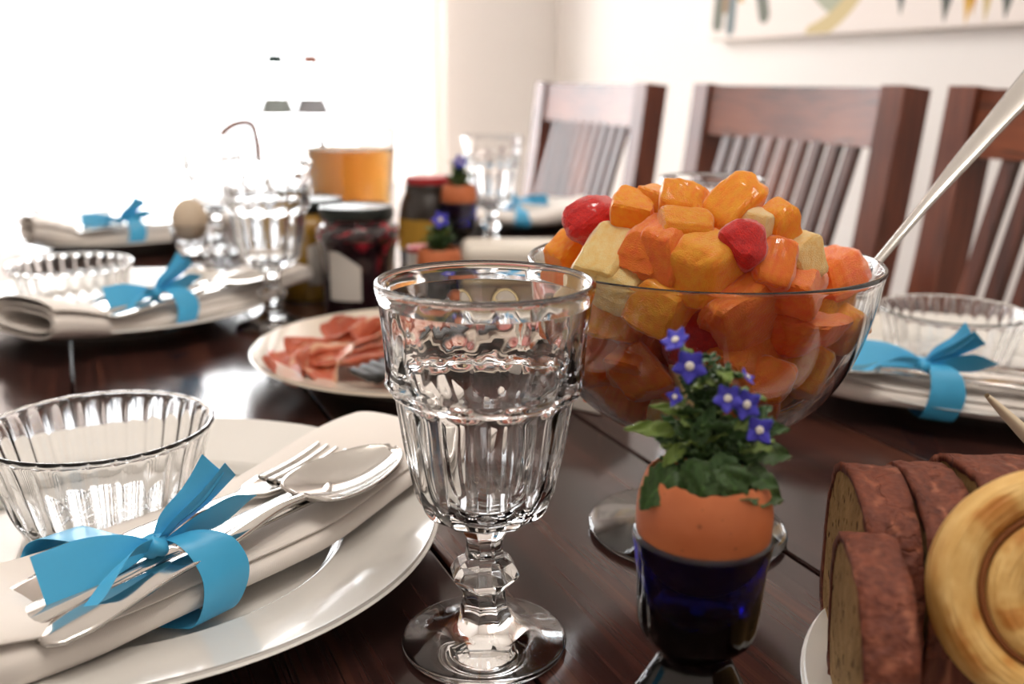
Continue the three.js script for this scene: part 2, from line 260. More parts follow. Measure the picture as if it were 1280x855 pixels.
function makeKnife(label, group) { const o = thing('table_knife', label, 'knife', [0, 0, 0], 0, group); mesh('handle', knifeHandleG, steel, o); mesh('blade', bladeG, steel, o); return o; }
// ribbon bow; local: x along the roll, z towards the diner's near side, y up from the table
const band = stripAlong([V(-0.02, 0.046, 0.022), V(-0.014, 0.0488, 0.031), V(-0.009, 0.0462, 0.0405), V(-0.006, 0.0345, 0.0474), V(-0.008, 0.0225, 0.0478), V(-0.012, 0.0135, 0.0435), V(-0.02, 0.0108, 0.02), V(-0.03, 0.0108, -0.03), V(-0.032, 0.016, -0.049), V(-0.031, 0.027, -0.0505), V(-0.03, 0.035, -0.04), V(-0.026, 0.039, -0.012), V(-0.021, 0.045, 0.02)],
  [V(0.004, 0, 0.003), V(0.012, 0.002, 0.006), V(0.02, 0, 0.005), V(0.022, 0, 0.002), V(0.022, 0, 0), V(0.021, 0, 0), V(0.021, 0, 0), V(0.021, 0, 0), V(0.021, 0, 0), V(0.021, 0, 0), V(0.019, 0, 0.002), V(0.013, 0, 0.002), V(0.004, 0, 0.003)], 90, 0.0004, 4);
const bows = [
  [[V(-0.023, 0.046, 0.025), V(-0.016, 0.053, 0.028), V(-0.003, 0.062, 0.032), V(0.009, 0.072, 0.035)], [V(0.003, -0.002, -0.002), V(0.005, -0.005, -0.003), V(0.006, -0.008, -0.004), V(0.008, -0.009, -0.004)]],
  [[V(-0.023, 0.046, 0.025), V(-0.017, 0.055, 0.026), V(-0.006, 0.065, 0.03), V(0.002, 0.076, 0.033)], [V(0.003, -0.002, 0.002), V(0.005, -0.005, 0.004), V(0.004, -0.008, 0.006), V(0.006, -0.009, 0.006)]],
  [[V(-0.022, 0.046, 0.026), V(-0.008, 0.05, 0.03), V(0.006, 0.053, 0.033), V(0.021, 0.0545, 0.034)], [V(0.001, 0.003, 0.002), V(0.002, 0.011, 0.004), V(0.001, 0.014, 0.006), V(0.002, 0.002, 0.002)]],
  [[V(-0.024, 0.046, 0.025), V(-0.036, 0.048, 0.024), V(-0.054, 0.049, 0.0235), V(-0.072, 0.0485, 0.023)], [V(0, 0.004, 0.001), V(0.002, 0.012, -0.006), V(0.002, 0.0175, -0.011), V(0.0015, 0.018, -0.012)]],
  [[V(-0.024, 0.047, 0.024), V(-0.032, 0.049, 0.016), V(-0.04, 0.047, 0.008), V(-0.046, 0.046, 0.003)], [V(0.001, 0.003, 0.002), V(-0.003, 0.004, 0.009), V(-0.004, 0.003, 0.008), V(0, 0.0006, 0.001)]],
  [[V(-0.023, 0.047, 0.026), V(-0.038, 0.05, 0.031), V(-0.05, 0.047, 0.036), V(-0.06, 0.041, 0.039), V(-0.066, 0.038, 0.0395)], [V(0.001, 0.005, 0), V(0.003, 0.0045, 0.003), V(0.005, 0.003, 0.004), V(0.006, 0.002, 0.004), V(0.002, 0.0005, 0.002)]]];
const bowG = bows.map(([p, w]) => stripAlong(p, w, 26, 0.0004, 5));
const knotG = grid((u, v) => { const a = u * Math.PI * 2, b = v * Math.PI; const r = 1 + 0.12 * Math.sin(3 * a + 2 * b); return V(-0.0235 + 0.006 * r * Math.sin(b) * Math.cos(a), 0.0458 + 0.0048 * Math.cos(b) * r, 0.0252 + 0.0055 * r * Math.sin(b) * Math.sin(a)); }, 24, 14, true);
function makeRibbon(label) { const o = thing('satin_ribbon', label, 'ribbon', [0, 0, 0], 0, 'blue ribbons tied round the napkins'); mesh('band', band, satin, o); for (const g of bowG) mesh('tail', g, satin, o); mesh('knot', knotG, satin, o); return o; }
const W3 = (O, th, s, z) => [O[0] + s * Math.cos(th) + z * Math.sin(th), O[1] - s * Math.sin(th) + z * Math.cos(th)];
function lay(o, O, th, s, z, y, yaw, tilt = 0) { const [x, zz] = W3(O, th, s, z); o.position.set(x, T + y, zz); o.rotation.order = 'YXZ'; o.rotation.set(0, th + yaw, tilt); return o; }
const settings = [
  { O: [0.0265, -0.437], th: 0.52, n: 'on the plate with the ribbed glass dish and main goblet', k: 'with the spoon and fork in full view' },
  { O: [0.069, -0.967], th: 0.55, n: 'beside the jam jars', k: 'on the plate beside the jam jars' },
  { O: [0.075, -1.475], th: 0.22, n: 'closest to the window', k: 'on the plate closest to the window' },
  { O: [0.566, -0.488], th: -0.86, n: 'behind the bread', k: 'behind the bread and fruit salad bowl' },
  { O: [0.632, -1.46], th: 2.72, n: 'in front of the slatted chairs', k: 'before the chair by the window' }];
settings.forEach(({ O, th, n, k }, i) => {
  tag(mesh('rolled_napkin', napkinG, linen), 'white cloth napkin rolled flat under a bow, ' + k, 'napkin', 'rolled napkins').position.set(O[0], T, O[1]);
  scene.children[scene.children.length - 1].rotation.y = th;
  const y = TOP, flip = i === 3 ? Math.PI : 0, m = i === 3 ? -1 : 1;
  if (i < 4) {
    lay(makeFork('polished steel fork on rolled napkin ' + k, 'forks on the napkins'), O, th, m * 0.0105, 0.001, y, 0.118 + flip);
    lay(makeKnife('polished steel knife lying between fork and spoon, ' + k, 'knives on the napkins'), O, th, m * -0.012, 0.0235, y + 0.0005, 0.05 + flip);
    lay(makeSpoon('polished steel soup spoon on rolled napkin ' + k, 'spoons on the napkins'), O, th, m * 0.0185, 0.034, y + 0.0005, 0.1 + flip);
  }
  const rb = makeRibbon('shiny blue ribbon tied round napkin ' + k); rb.position.set(O[0], T, O[1]); rb.rotation.y = th;
});

// ---------- ribbed glass dishes ----------
{
  const pr = profile([[0.0001, 0.002], [0.034, 0.002], [0.037, 0, 1], [0.0395, 0.0008], [0.0415, 0.004], [0.0445, 0.012], [0.0485, 0.026], [0.0525, 0.042], [0.0548, 0.049], [0.0565, 0.0515], [0.0567, 0.053], [0.0555, 0.0538], [0.0535, 0.052], [0.0505, 0.044], [0.046, 0.028], [0.041, 0.013], [0.037, 0.0075], [0.031, 0.006], [0.0001, 0.0062]], 4);
  const g = turned(pr, 168, (r, y, a, t) => { const w = smooth(0.004, 0.012, y) * (1 - 0.75 * smooth(0.047, 0.0535, y)), c = Math.abs(Math.cos(a * 14)); const outer = t < 0.6; const star = y < 0.007 && r > 0.006 && outer ? 0 : 0; return r + (outer ? 0.0016 : -0.0004) * w * (Math.pow(c, 0.7) - 0.6) + star; });
  const bp = g.attributes.position; for (let i = 0; i < bp.count; i++) { const x = bp.getX(i), z = bp.getZ(i), r = Math.hypot(x, z), y = bp.getY(i); if (r < 0.036 && y < 0.0035) bp.setY(i, y + 0.0011 * Math.cos(Math.atan2(z, x) * 14) * smooth(0.002, 0.02, r)); }
  g.computeVertexNormals();
  const ds = [[0.002, -0.522, 'beside the large bow and spoon'], [-0.006, -1.025, 'on the plate beside the jam jars'], [0.0, -1.545, 'on the plate closest to the window'], [0.632, -0.56, 'behind the bread and fruit salad bowl'], [0.77, -1.1, 'across the table behind the heaped fruit']];
  for (const [x, z, l] of ds) tag(mesh('glass_dish', g, glass), 'clear pressed glass dish with vertical ribs, ' + l, 'glass dish', 'ribbed glass dishes').position.set(x, T + 0.0095, z);
}

// ---------- goblets ----------
let goblet;
{
  const NP = 12, NS = 8;
  const outer = profile([[0.0001, 0.0008], [0.031, 0.0006], [0.0345, 0.0009, 1], [0.0352, 0.0022], [0.0346, 0.0036], [0.031, 0.0048], [0.022, 0.0078], [0.0145, 0.0118], [0.0108, 0.0155], [0.0092, 0.0205], [0.0087, 0.0255], [0.0086, 0.0268, 1], [0.0112, 0.0288, 1], [0.0142, 0.0325], [0.0142, 0.0345], [0.0115, 0.039, 1], [0.0082, 0.0412, 1], [0.0076, 0.045], [0.008, 0.05], [0.0108, 0.0553], [0.0125, 0.0575, 1], [0.0185, 0.0595], [0.0243, 0.0628], [0.0278, 0.068], [0.0294, 0.075], [0.0324, 0.09], [0.0352, 0.1085], [0.0362, 0.1135, 1], [0.0384, 0.1152], [0.0396, 0.118], [0.0397, 0.1205], [0.0396, 0.124], [0.0405, 0.136], [0.0416, 0.1485], [0.0418, 0.151, 1], [0.0426, 0.1535], [0.0433, 0.1565], [0.0431, 0.1584], [0.0421, 0.1592]], 8);
  const inner = profile([[0.0421, 0.1592], [0.041, 0.1585], [0.0404, 0.156], [0.0396, 0.148], [0.0375, 0.13], [0.035, 0.118], [0.0322, 0.105], [0.0288, 0.086], [0.0262, 0.0745], [0.0235, 0.0695], [0.0195, 0.0665], [0.012, 0.0648], [0.0001, 0.0645]], 5);
  const poly = (r, a, n, ph = 0) => { const w = Math.PI * 2 / n, t = ((a + ph) % w + w) % w - w / 2; return r * Math.cos(w / 2) / Math.cos(t); };
  const pr = outer.concat(inner.slice(1)), nOut = outer.length - 1;
  const g = turned(pr, 240, (r, y, a, t) => {
    if (Math.round(t * (pr.length - 1)) >= nOut) { if (y < 0.112 && y > 0.066) return r * (1 - 0.012 * smooth(0.112, 0.1, y) * (0.5 - 0.5 * Math.cos(a * NP))); return r; }
    if (y > 0.012 && y < 0.0574) { const k = smooth(0.012, 0.02, y); return r * (1 - k) + k * poly(r * 1.03, a, NS); }
    if (y >= 0.0574 && y < 0.1142) { const k = smooth(0.0574, 0.063, y); return r * (1 - k) + k * poly(r * 1.018, a, NP) - 0.0011 * k * smooth(0.1142, 0.11, y) * Math.sin(a * NP / 2) ** 2; }
    if (y > 0.119 && y < 0.147) { const q = (y - 0.133) / 0.0138; const w = Math.PI * 2 / NP, t = ((a % w + w) % w - w / 2) / (w / 2 * 0.9); return r - 0.0008 * smooth(0, 0.9, 1 - t * t - q * q); }
    if (y >= 0.1142 && y <= 0.119) return r + 0.0011 * Math.cos(a * NP) * Math.sin((y - 0.1142) / 0.0048 * Math.PI);
    return r;
  });
  const gg = g;
  goblet = tag(mesh('goblet', gg, glass), 'clear cut glass goblet standing alone between the dinner plate and the potted egg', 'goblet', 'water goblets');
  goblet.position.set(0.145, T, -0.3517); goblet.rotation.y = 0.17;
  copyOf(goblet, [0.17, T, -0.955], 0.4, 'clear cut glass goblet between the second plate and the jam jars');
  copyOf(goblet, [0.18, T, -1.405], 0.3, 'clear cut glass goblet beside the plate closest to the window');
  copyOf(goblet, [0.553, T, -1.32], 0.1, 'clear cut glass goblet beside the white cheese slab');
  copyOf(goblet, [0.487, T, -0.69], 0.25, 'clear cut glass goblet with its rim rising behind the heaped fruit');
}

// ---------- the fruit salad ----------
const BX = 0.288, BZ = -0.412;
{
  const pr = profile([[0.0001, 0.001], [0.047, 0.0008], [0.0515, 0.001, 1], [0.0525, 0.0025], [0.051, 0.004], [0.035, 0.0075], [0.02, 0.012], [0.0135, 0.019], [0.0115, 0.03], [0.0125, 0.044], [0.0175, 0.054], [0.03, 0.0605, 1], [0.046, 0.067], [0.063, 0.0805], [0.0755, 0.1], [0.0835, 0.124], [0.0872, 0.144], [0.0882, 0.1475], [0.0876, 0.149], [0.0862, 0.1486], [0.085, 0.144], [0.0812, 0.125], [0.0733, 0.1015], [0.061, 0.083], [0.045, 0.07], [0.025, 0.0635], [0.0001, 0.0625]], 5);
  tag(mesh('fruit_bowl', turned(pr, 96), glass), 'footed clear glass bowl heaped with cut fruit', 'bowl').position.set(BX, T, BZ);
}
function fleshTex(c0, c1, c2, seed, sp = 0) { return tex(128, 128, (u, v) => { const a = fbm(u * 5 + seed, v * 5, seed, 3) * 1.2 + 0.5, b = fbm(u * 30, v * 9 + seed, 3, 2); const k = clamp(a + b * 0.25), d = sp && noise.noise(u * 40, v * 40, seed) > 0.42 ? 0.75 : 1; return [0, 1, 2].map((i) => (c0[i] + (c1[i] - c0[i]) * k) * d + (c2[i] - 0.5) * 0.06); }); }
const fleshBump = tex(128, 128, (u, v) => { const n = 0.5 + 0.5 * fbm(u * 18, v * 18, 5, 3); return [n, n, n]; }, 2, 2, false);
const flesh = (t, o = {}) => phys({ map: t, roughness: 0.97, transmission: 0.45, thickness: 0, clearcoat: 0.4, clearcoatRoughness: 0.1, bumpMap: fleshBump, bumpScale: 0.0005, ...o });
const fruitMat = {
  m: flesh(fleshTex([0.99, 0.6, 0.03], [1.0, 0.76, 0.1], [0.5, 0.5, 0.5], 1)),
  p: flesh(fleshTex([0.98, 0.46, 0.03], [1.0, 0.6, 0.06], [0.5, 0.5, 0.5], 2)),
  w: flesh(fleshTex([0.98, 0.84, 0.5], [1.0, 0.94, 0.7], [0.5, 0.5, 0.5], 3)),
  y: flesh(fleshTex([0.9, 0.6, 0.06], [0.98, 0.74, 0.12], [0.5, 0.5, 0.5], 4, 1)),
  s: flesh(fleshTex([0.8, 0.04, 0.04], [0.95, 0.14, 0.09], [0.5, 0.5, 0.5], 5, 1)) };
const fruitName = { m: ['mango_chunk', 'wet golden mango chunk in the fruit salad bowl', 'mango', 'mango chunks in the fruit salad'], p: ['peach_chunk', 'wet deep orange peach chunk in the fruit salad bowl', 'peach', 'peach chunks in the fruit salad'], w: ['pear_chunk', 'pale cream pear chunk in the fruit salad bowl', 'pear', 'pear chunks in the fruit salad'], y: ['pineapple_chunk', 'rough yellow fruit chunk with tiny dark specks by bowl edge', 'pineapple'], s: ['strawberry_piece', 'cut red strawberry piece in the fruit salad bowl', 'strawberry', 'strawberry pieces in the fruit salad'] };
function chunkGeo(seed, sx, sy, sz, kind) {   // an irregularly cut block: a rounded box, sheared, tapered and dented
  const r = rngOf(seed * 97 + 5), n = 9, g = new THREE.BoxGeometry(2, 2, 2, n, n, n), p = g.attributes.position;
  const tx = R(-0.42, 0.42, r), tz = R(-0.42, 0.42, r), sh = R(-0.45, 0.45, r), sh2 = R(-0.45, 0.45, r), bend = R(-0.4, 0.4, r), E = kind === 's' ? 3 : 5.5;
  for (let i = 0; i < p.count; i++) {
    let x = p.getX(i), y = p.getY(i), z = p.getZ(i); const l = Math.pow(Math.abs(x) ** E + Math.abs(y) ** E + Math.abs(z) ** E, 1 / E), m = Math.max(Math.abs(x), Math.abs(y), Math.abs(z));
    const k = m / l; x *= k; y *= k; z *= k;
    if (kind === 's') { const t = (y + 1) / 2; const q = 0.35 + 0.75 * Math.sin(Math.PI * clamp(t * 0.75 + 0.2)); x *= q; z *= q; }
    x *= 1 + tx * y; z *= 1 + tz * y; x += sh * y; z += sh2 * y * 0.7; y += bend * (1 - x * x) * 0.6;
    const d = 1 + 0.1 * noise.noise(x * 1.6 + seed, y * 1.6, z * 1.6) + 0.035 * noise.noise(x * 6, y * 6 + seed, z * 6);
    p.setXYZ(i, x * sx * d, y * sy * d, z * sz * d);
  }
  const m = mergeVertices((g.deleteAttribute('normal'), g), 1e-5); m.computeVertexNormals(); return toCreasedNormals(m, 0.75);
}
const fruitOwn = { 0: 'red strawberry half perched on the heap edge above a golden mango chunk', 9: 'dark red strawberry wedge on top of the heap between mango and pear', 25: 'red strawberry piece pressed low against the bowl glass behind the blue flowers', 6: 'tall golden mango chunk at the very top of the fruit heap', 11: 'large pale pear chunk beside the strawberry half on the fruit heap', 12: 'long pale pear strip lying along the bowl rim by the goblet', 7: 'pale pear chunk tucked behind the dark red strawberry wedge', 14: 'large golden mango block at the middle of the fruit heap', 18: 'long orange peach strip lying next to the serving spoon', 20: 'broad orange peach slice standing upright against the bowl rim', 21: 'golden mango chunk pressed to the bowl glass above the flowers', 16: 'small pale pear cube beside the serving spoon side of heap' };
const bits = [  // kind, place, half sizes, turn
  ['s', 0.231, 0.168, -0.424, 12, 12, 9, 0.4, 0.2, -0.5], ['m', 0.241, 0.174, -0.402, 9, 10, 9, 0.3, 0.9, 0.2], ['m', 0.252, 0.177, -0.398, 7, 9, 7, 0.1, 0.2, 0.1], ['m', 0.259, 0.1785, -0.388, 10, 11, 10, 0.2, 0.9, 0.5], ['p', 0.24, 0.165, -0.383, 14, 7, 9, 0.1, 0.5, 0.25], ['m', 0.25, 0.17, -0.377, 11, 9, 9, 0.3, 1.2, 0.3], ['m', 0.276, 0.178, -0.376, 13, 10, 10, 0.5, 0.4, 0.6], ['w', 0.279, 0.168, -0.361, 9, 11, 8, 0.1, 0.5, -0.1], ['m', 0.29, 0.169, -0.361, 9, 12, 9, 0.3, 0.2, 0.5], ['s', 0.269, 0.164, -0.357, 15, 10, 10, 0.9, 0.6, -0.9], ['m', 0.226, 0.152, -0.437, 11, 8, 8, 0.2, 0.3, 0.6], ['w', 0.226, 0.156, -0.401, 15, 11, 11, 0.2, 0.7, 0.5], ['w', 0.229, 0.149, -0.386, 16, 7, 9, 0.4, 0.6, 0.35], ['p', 0.243, 0.16, -0.373, 12, 10, 9, 0.1, 0.4, 0.1], ['m', 0.254, 0.154, -0.361, 15, 12, 12, 0.25, 0.35, 0.12], ['p', 0.282, 0.154, -0.35, 10, 10, 9, 0.4, 0.9, 0.5], ['w', 0.3, 0.158, -0.352, 8, 8, 7, 0.2, 0.3, 0.4], ['p', 0.295, 0.147, -0.348, 13, 9, 9, 0.2, 0.7, 0.35], ['p', 0.336, 0.146, -0.37, 18, 8, 9, 0.1, 0.45, 0.12], ['y', 0.329, 0.134, -0.366, 12, 11, 9, 0.2, 0.35, 0.1],
  ['p', 0.272, 0.137, -0.355, 19, 20, 9, 0.35, 0.3, 0.5], ['m', 0.242, 0.136, -0.372, 16, 11, 11, 0.4, 0.5, -0.3], ['m', 0.231, 0.126, -0.395, 13, 11, 10, 0.2, 0.6, -0.5], ['p', 0.309, 0.122, -0.359, 20, 10, 11, 0.15, 0.35, -0.15], ['p', 0.239, 0.101, -0.428, 14, 13, 12, 0.5, 0.2, 0.3], ['s', 0.255, 0.12, -0.368, 13, 13, 10, 0.6, 0.1, 0.9], ['p', 0.281, 0.109, -0.361, 18, 13, 11, 0.2, 0.4, 0.1], ['p', 0.241, 0.107, -0.391, 14, 13, 11, 0.1, 0.6, 0.4], ['w', 0.229, 0.132, -0.421, 11, 11, 10, 0.3, 0.3, 0.2], ['p', 0.247, 0.088, -0.42, 13, 10, 12, 0.2, 0.3, 0.2], ['p', 0.265, 0.091, -0.39, 14, 11, 12, 0.3, 0.6, 0.2], ['p', 0.281, 0.092, -0.38, 14, 11, 12, 0.1, 0.4, 0.5], ['m', 0.316, 0.1, -0.376, 12, 11, 11, 0.3, 0.4, 0.3], ['p', 0.227, 0.111, -0.44, 11, 12, 11, 0.1, 0.4, 0.2], ['m', 0.336, 0.121, -0.363, 10, 11, 10, 0.4, 0.4, 0.4]];
{
  const r = rngOf(31);
  for (let k = 0; k < 44; k++) {   // the rest of the heap, towards its middle and far side
    const a = r() * 6.283, q = Math.sqrt(r()) * 0.052, y = k < 16 ? R(0.08, 0.1, r) : R(0.09, 0.158, r), lim = Math.sqrt(Math.max(0, 0.066 ** 2 - Math.max(0, 0.14 - y) ** 2)), s = Math.min(1, lim / 0.06);
    let x = BX + q * Math.cos(a) * s, z = BZ + q * Math.sin(a) * s - 0.008; if (y > 0.15) { x = BX + (x - BX) * 0.75; z = BZ + (z - BZ) * 0.75; }
    bits.push([['m', 'p', 'p', 'w', 'm', 's'][k % 6], x, y, z, R(10, 14, r), R(9, 13, r), R(9, 13, r), r() * 3, r() * 3, r() * 3]);
  }
  for (let k = 0; k < 22; k++) { const low = k < 9, a = (low ? k / 9 : (k - 9) / 13) * 6.283 + 0.2, q = low ? 0.043 : 0.058, y = low ? 0.083 : 0.101; bits.push([['p', 'm', 'p', 'w', 'p'][k % 5], BX + q * Math.cos(a), y, BZ + q * Math.sin(a), R(10, 12, r), R(9, 11, r), R(10, 12, r), r() * 3, r() * 3, r() * 3]); }
  bits.forEach(([k, x, y, z, a, b, c, rx, ry, rz], i) => {
    const own = fruitOwn[i], [n, l0, cat, grp] = fruitName[k], l = own ?? l0;
    const m = tag(mesh(n, chunkGeo(i + 3, a / 900, b / 900, c / 900, k), fruitMat[k]), l, cat, grp);
    m.position.set(x, T + y, z); m.rotation.set(rx, ry, rz);
  });
}
// serving spoon standing in the bowl
{
  const o = thing('serving_spoon', 'large shiny steel serving spoon standing in the fruit salad bowl', 'spoon');
  const L = 0.25, dir = V(0.082, 0.081, 0.002).normalize(), O = V(0.332, 0.114, -0.379);
  const hg = sheet((u, v) => { const c = v * 2 - 1, hw = ramp(u, [[0, 0.0032], [0.18, 0.0026], [0.3, 0.003], [0.55, 0.0062], [0.8, 0.0095], [0.95, 0.011], [1, 0.004]]); return V(u * 0.21 + 0.02, -0.0012 * c * c + 0.002 * Math.sin(u * Math.PI) - 0.004, c * hw * 0.95); }, 60, 8, 0.0022);
  const bg = sheet((u, v) => { const c = v * 2 - 1, q = Math.sqrt(Math.max(0, 1 - (2 * u - 1) ** 2)); return V(0.022 - u * 0.07, -0.004 - 0.009 * (1 - c * c) * q - 0.004 * u, c * (0.022 * q + 0.0008)); }, 26, 14, 0.0016);
  mesh('handle', hg, steel, o); mesh('bowl', bg, steel, o);
  o.position.set(O.x, T + O.y, O.z);
  const zx = V(-0.6, 0.6, 0.12), yv = zx.clone(), zv = dir.clone().cross(yv).normalize(), y2 = zv.clone().cross(dir).normalize();
  o.quaternion.setFromRotationMatrix(new THREE.Matrix4().makeBasis(dir, y2, zv));
}

// ---------- eggs with plants ----------
const eggTex = tex(256, 256, (u, v) => { const n = fbm(u * 12, v * 12, 2, 3), s = noise.noise(u * 60, v * 60, 4) > 0.62 ? 0.8 : 1; return [(0.8 + n * 0.05) * s, (0.45 + n * 0.06) * s, (0.27 + n * 0.05) * s]; });
const eggMat = phys({ map: eggTex, roughness: 0.5, transmission: 0.0 });
const soilMat = std({ color: 0x2a1d14, roughness: 1 });
const leafTex = tex(128, 128, (u, v) => { const vein = Math.abs(v - 0.5) < 0.03 || Math.abs(((u * 6 + Math.abs(v - 0.5) * 5) % 1) - 0.5) < 0.05 ? 1.25 : 1, n = 1 + fbm(u * 10, v * 10, 1, 3) * 0.4; return [0.25 * n * vein, 0.38 * n * vein, 0.17 * n * vein]; });
const leafMat = phys({ map: leafTex, roughness: 0.5, transmission: 0.3, thickness: 0, side: THREE.DoubleSide });
const darkLeaf = phys({ color: 0x3f6230, roughness: 0.55, transmission: 0.25, thickness: 0, side: THREE.DoubleSide });
const limeLeaf = phys({ color: 0x86a048, roughness: 0.55, transmission: 0.35, thickness: 0, side: THREE.DoubleSide });
const petalMat = phys({ color: 0x4740c8, roughness: 0.6, transmission: 0.25, thickness: 0, side: THREE.DoubleSide });
const eyeMat = std({ color: 0xe6dfd6, roughness: 0.7 });
const stemMat = std({ color: 0x5c7a3a, roughness: 0.7 });
const eggR = (y) => { const t = clamp(y / 0.058); return 0.0225 * Math.pow(Math.sin(Math.acos(clamp(1 - 2 * t, -1, 1))), 0.98) * (1.02 - 0.1 * (t - 0.5)); };
const shellG = (() => { const pts = [], yTop = 0.043; for (let i = 0; i <= 30; i++) { const y = yTop * (i / 30) ** 1.4; pts.push([Math.max(0.0001, eggR(y)), y]); } for (let i = 30; i >= 0; i--) { const y = 0.0006 + (yTop - 0.0006) * (i / 30) ** 1.4; pts.push([Math.max(0.0001, eggR(y) - 0.0005), y]); } const g = turned(pts, 72), p = g.attributes.position; for (let i = 0; i < p.count; i++) { const y = p.getY(i); if (y > 0.036) { const a = Math.atan2(p.getZ(i), p.getX(i)); p.setY(i, y + smooth(0.036, 0.043, y) * (0.0016 * noise.noise(Math.cos(a) * 4, Math.sin(a) * 4, 1) + 0.0014 * noise.noise(Math.cos(a) * 13, Math.sin(a) * 13, 2))); } } g.computeVertexNormals(); return g; })();
function leafGeo(len, w, droop, serr = 5, cup = 0.25) { return sheet((u, v) => { const c = v * 2 - 1, hw = w * Math.sin(Math.PI * Math.pow(u, 0.75)) ** 0.8 * (1 + 0.16 * ((u * serr) % 1 - 0.5) * Math.abs(c)) + 0.0005; return V(u * len, -droop * u * u * len + cup * hw * c * c + 0.0006 * Math.sin(u * 17 + c * 3), c * hw); }, 26, 6, 0.00035); }
// broad toothed leaf of unit length; x to the tip, y out of its face
const toothLeaf = [0.34, 0.28].map((w, q) => sheet((u, v) => { const c = v * 2 - 1, saw = 1 - 0.2 * ((u * 5.5 + 0.2) % 1) * smooth(0.04, 0.2, u), hw = w * Math.sin(Math.PI * Math.pow(u, 0.7)) ** 0.75 * (Math.abs(c) > 0.7 ? saw : 1) + 0.012; return V(u, -0.22 * u * u + 0.35 * hw * Math.abs(c) + 0.035 * Math.sin(u * 14 + c * 4 + q), c * hw); }, 44, 10, 0.012));
const petalG = sheet((u, v) => { const c = v * 2 - 1, hw = 0.0034 * Math.sin(Math.PI * Math.pow(u, 0.55) * 0.9 + 0.12); return V(0.0012 + u * 0.0066, 0.0006 * u - 0.0007 * c * c + 0.0011 * u * u, c * hw); }, 8, 4, 0.00025);
const eyeG = new THREE.SphereGeometry(0.0021, 12, 8).scale(1, 0.45, 1), stemGo = new THREE.CylinderGeometry(0.0007, 0.0009, 1, 6).translate(0, 0.5, 0);
function flower(parent, x, y, z, nx, ny, nz, sc, lobes = 5) {
  const f = new THREE.Group(); f.name = 'flower'; parent.add(f); f.position.set(x, y, z); f.scale.setScalar(sc);
  f.quaternion.setFromUnitVectors(V(0, 1, 0), V(nx, ny, nz).normalize());
  for (let k = 0; k < lobes; k++) mesh('petal', petalG, petalMat, f).rotation.y = k / lobes * 6.283 + 0.3;
  mesh('flower_eye', eyeG, eyeMat, f).position.y = 0.0006;
}
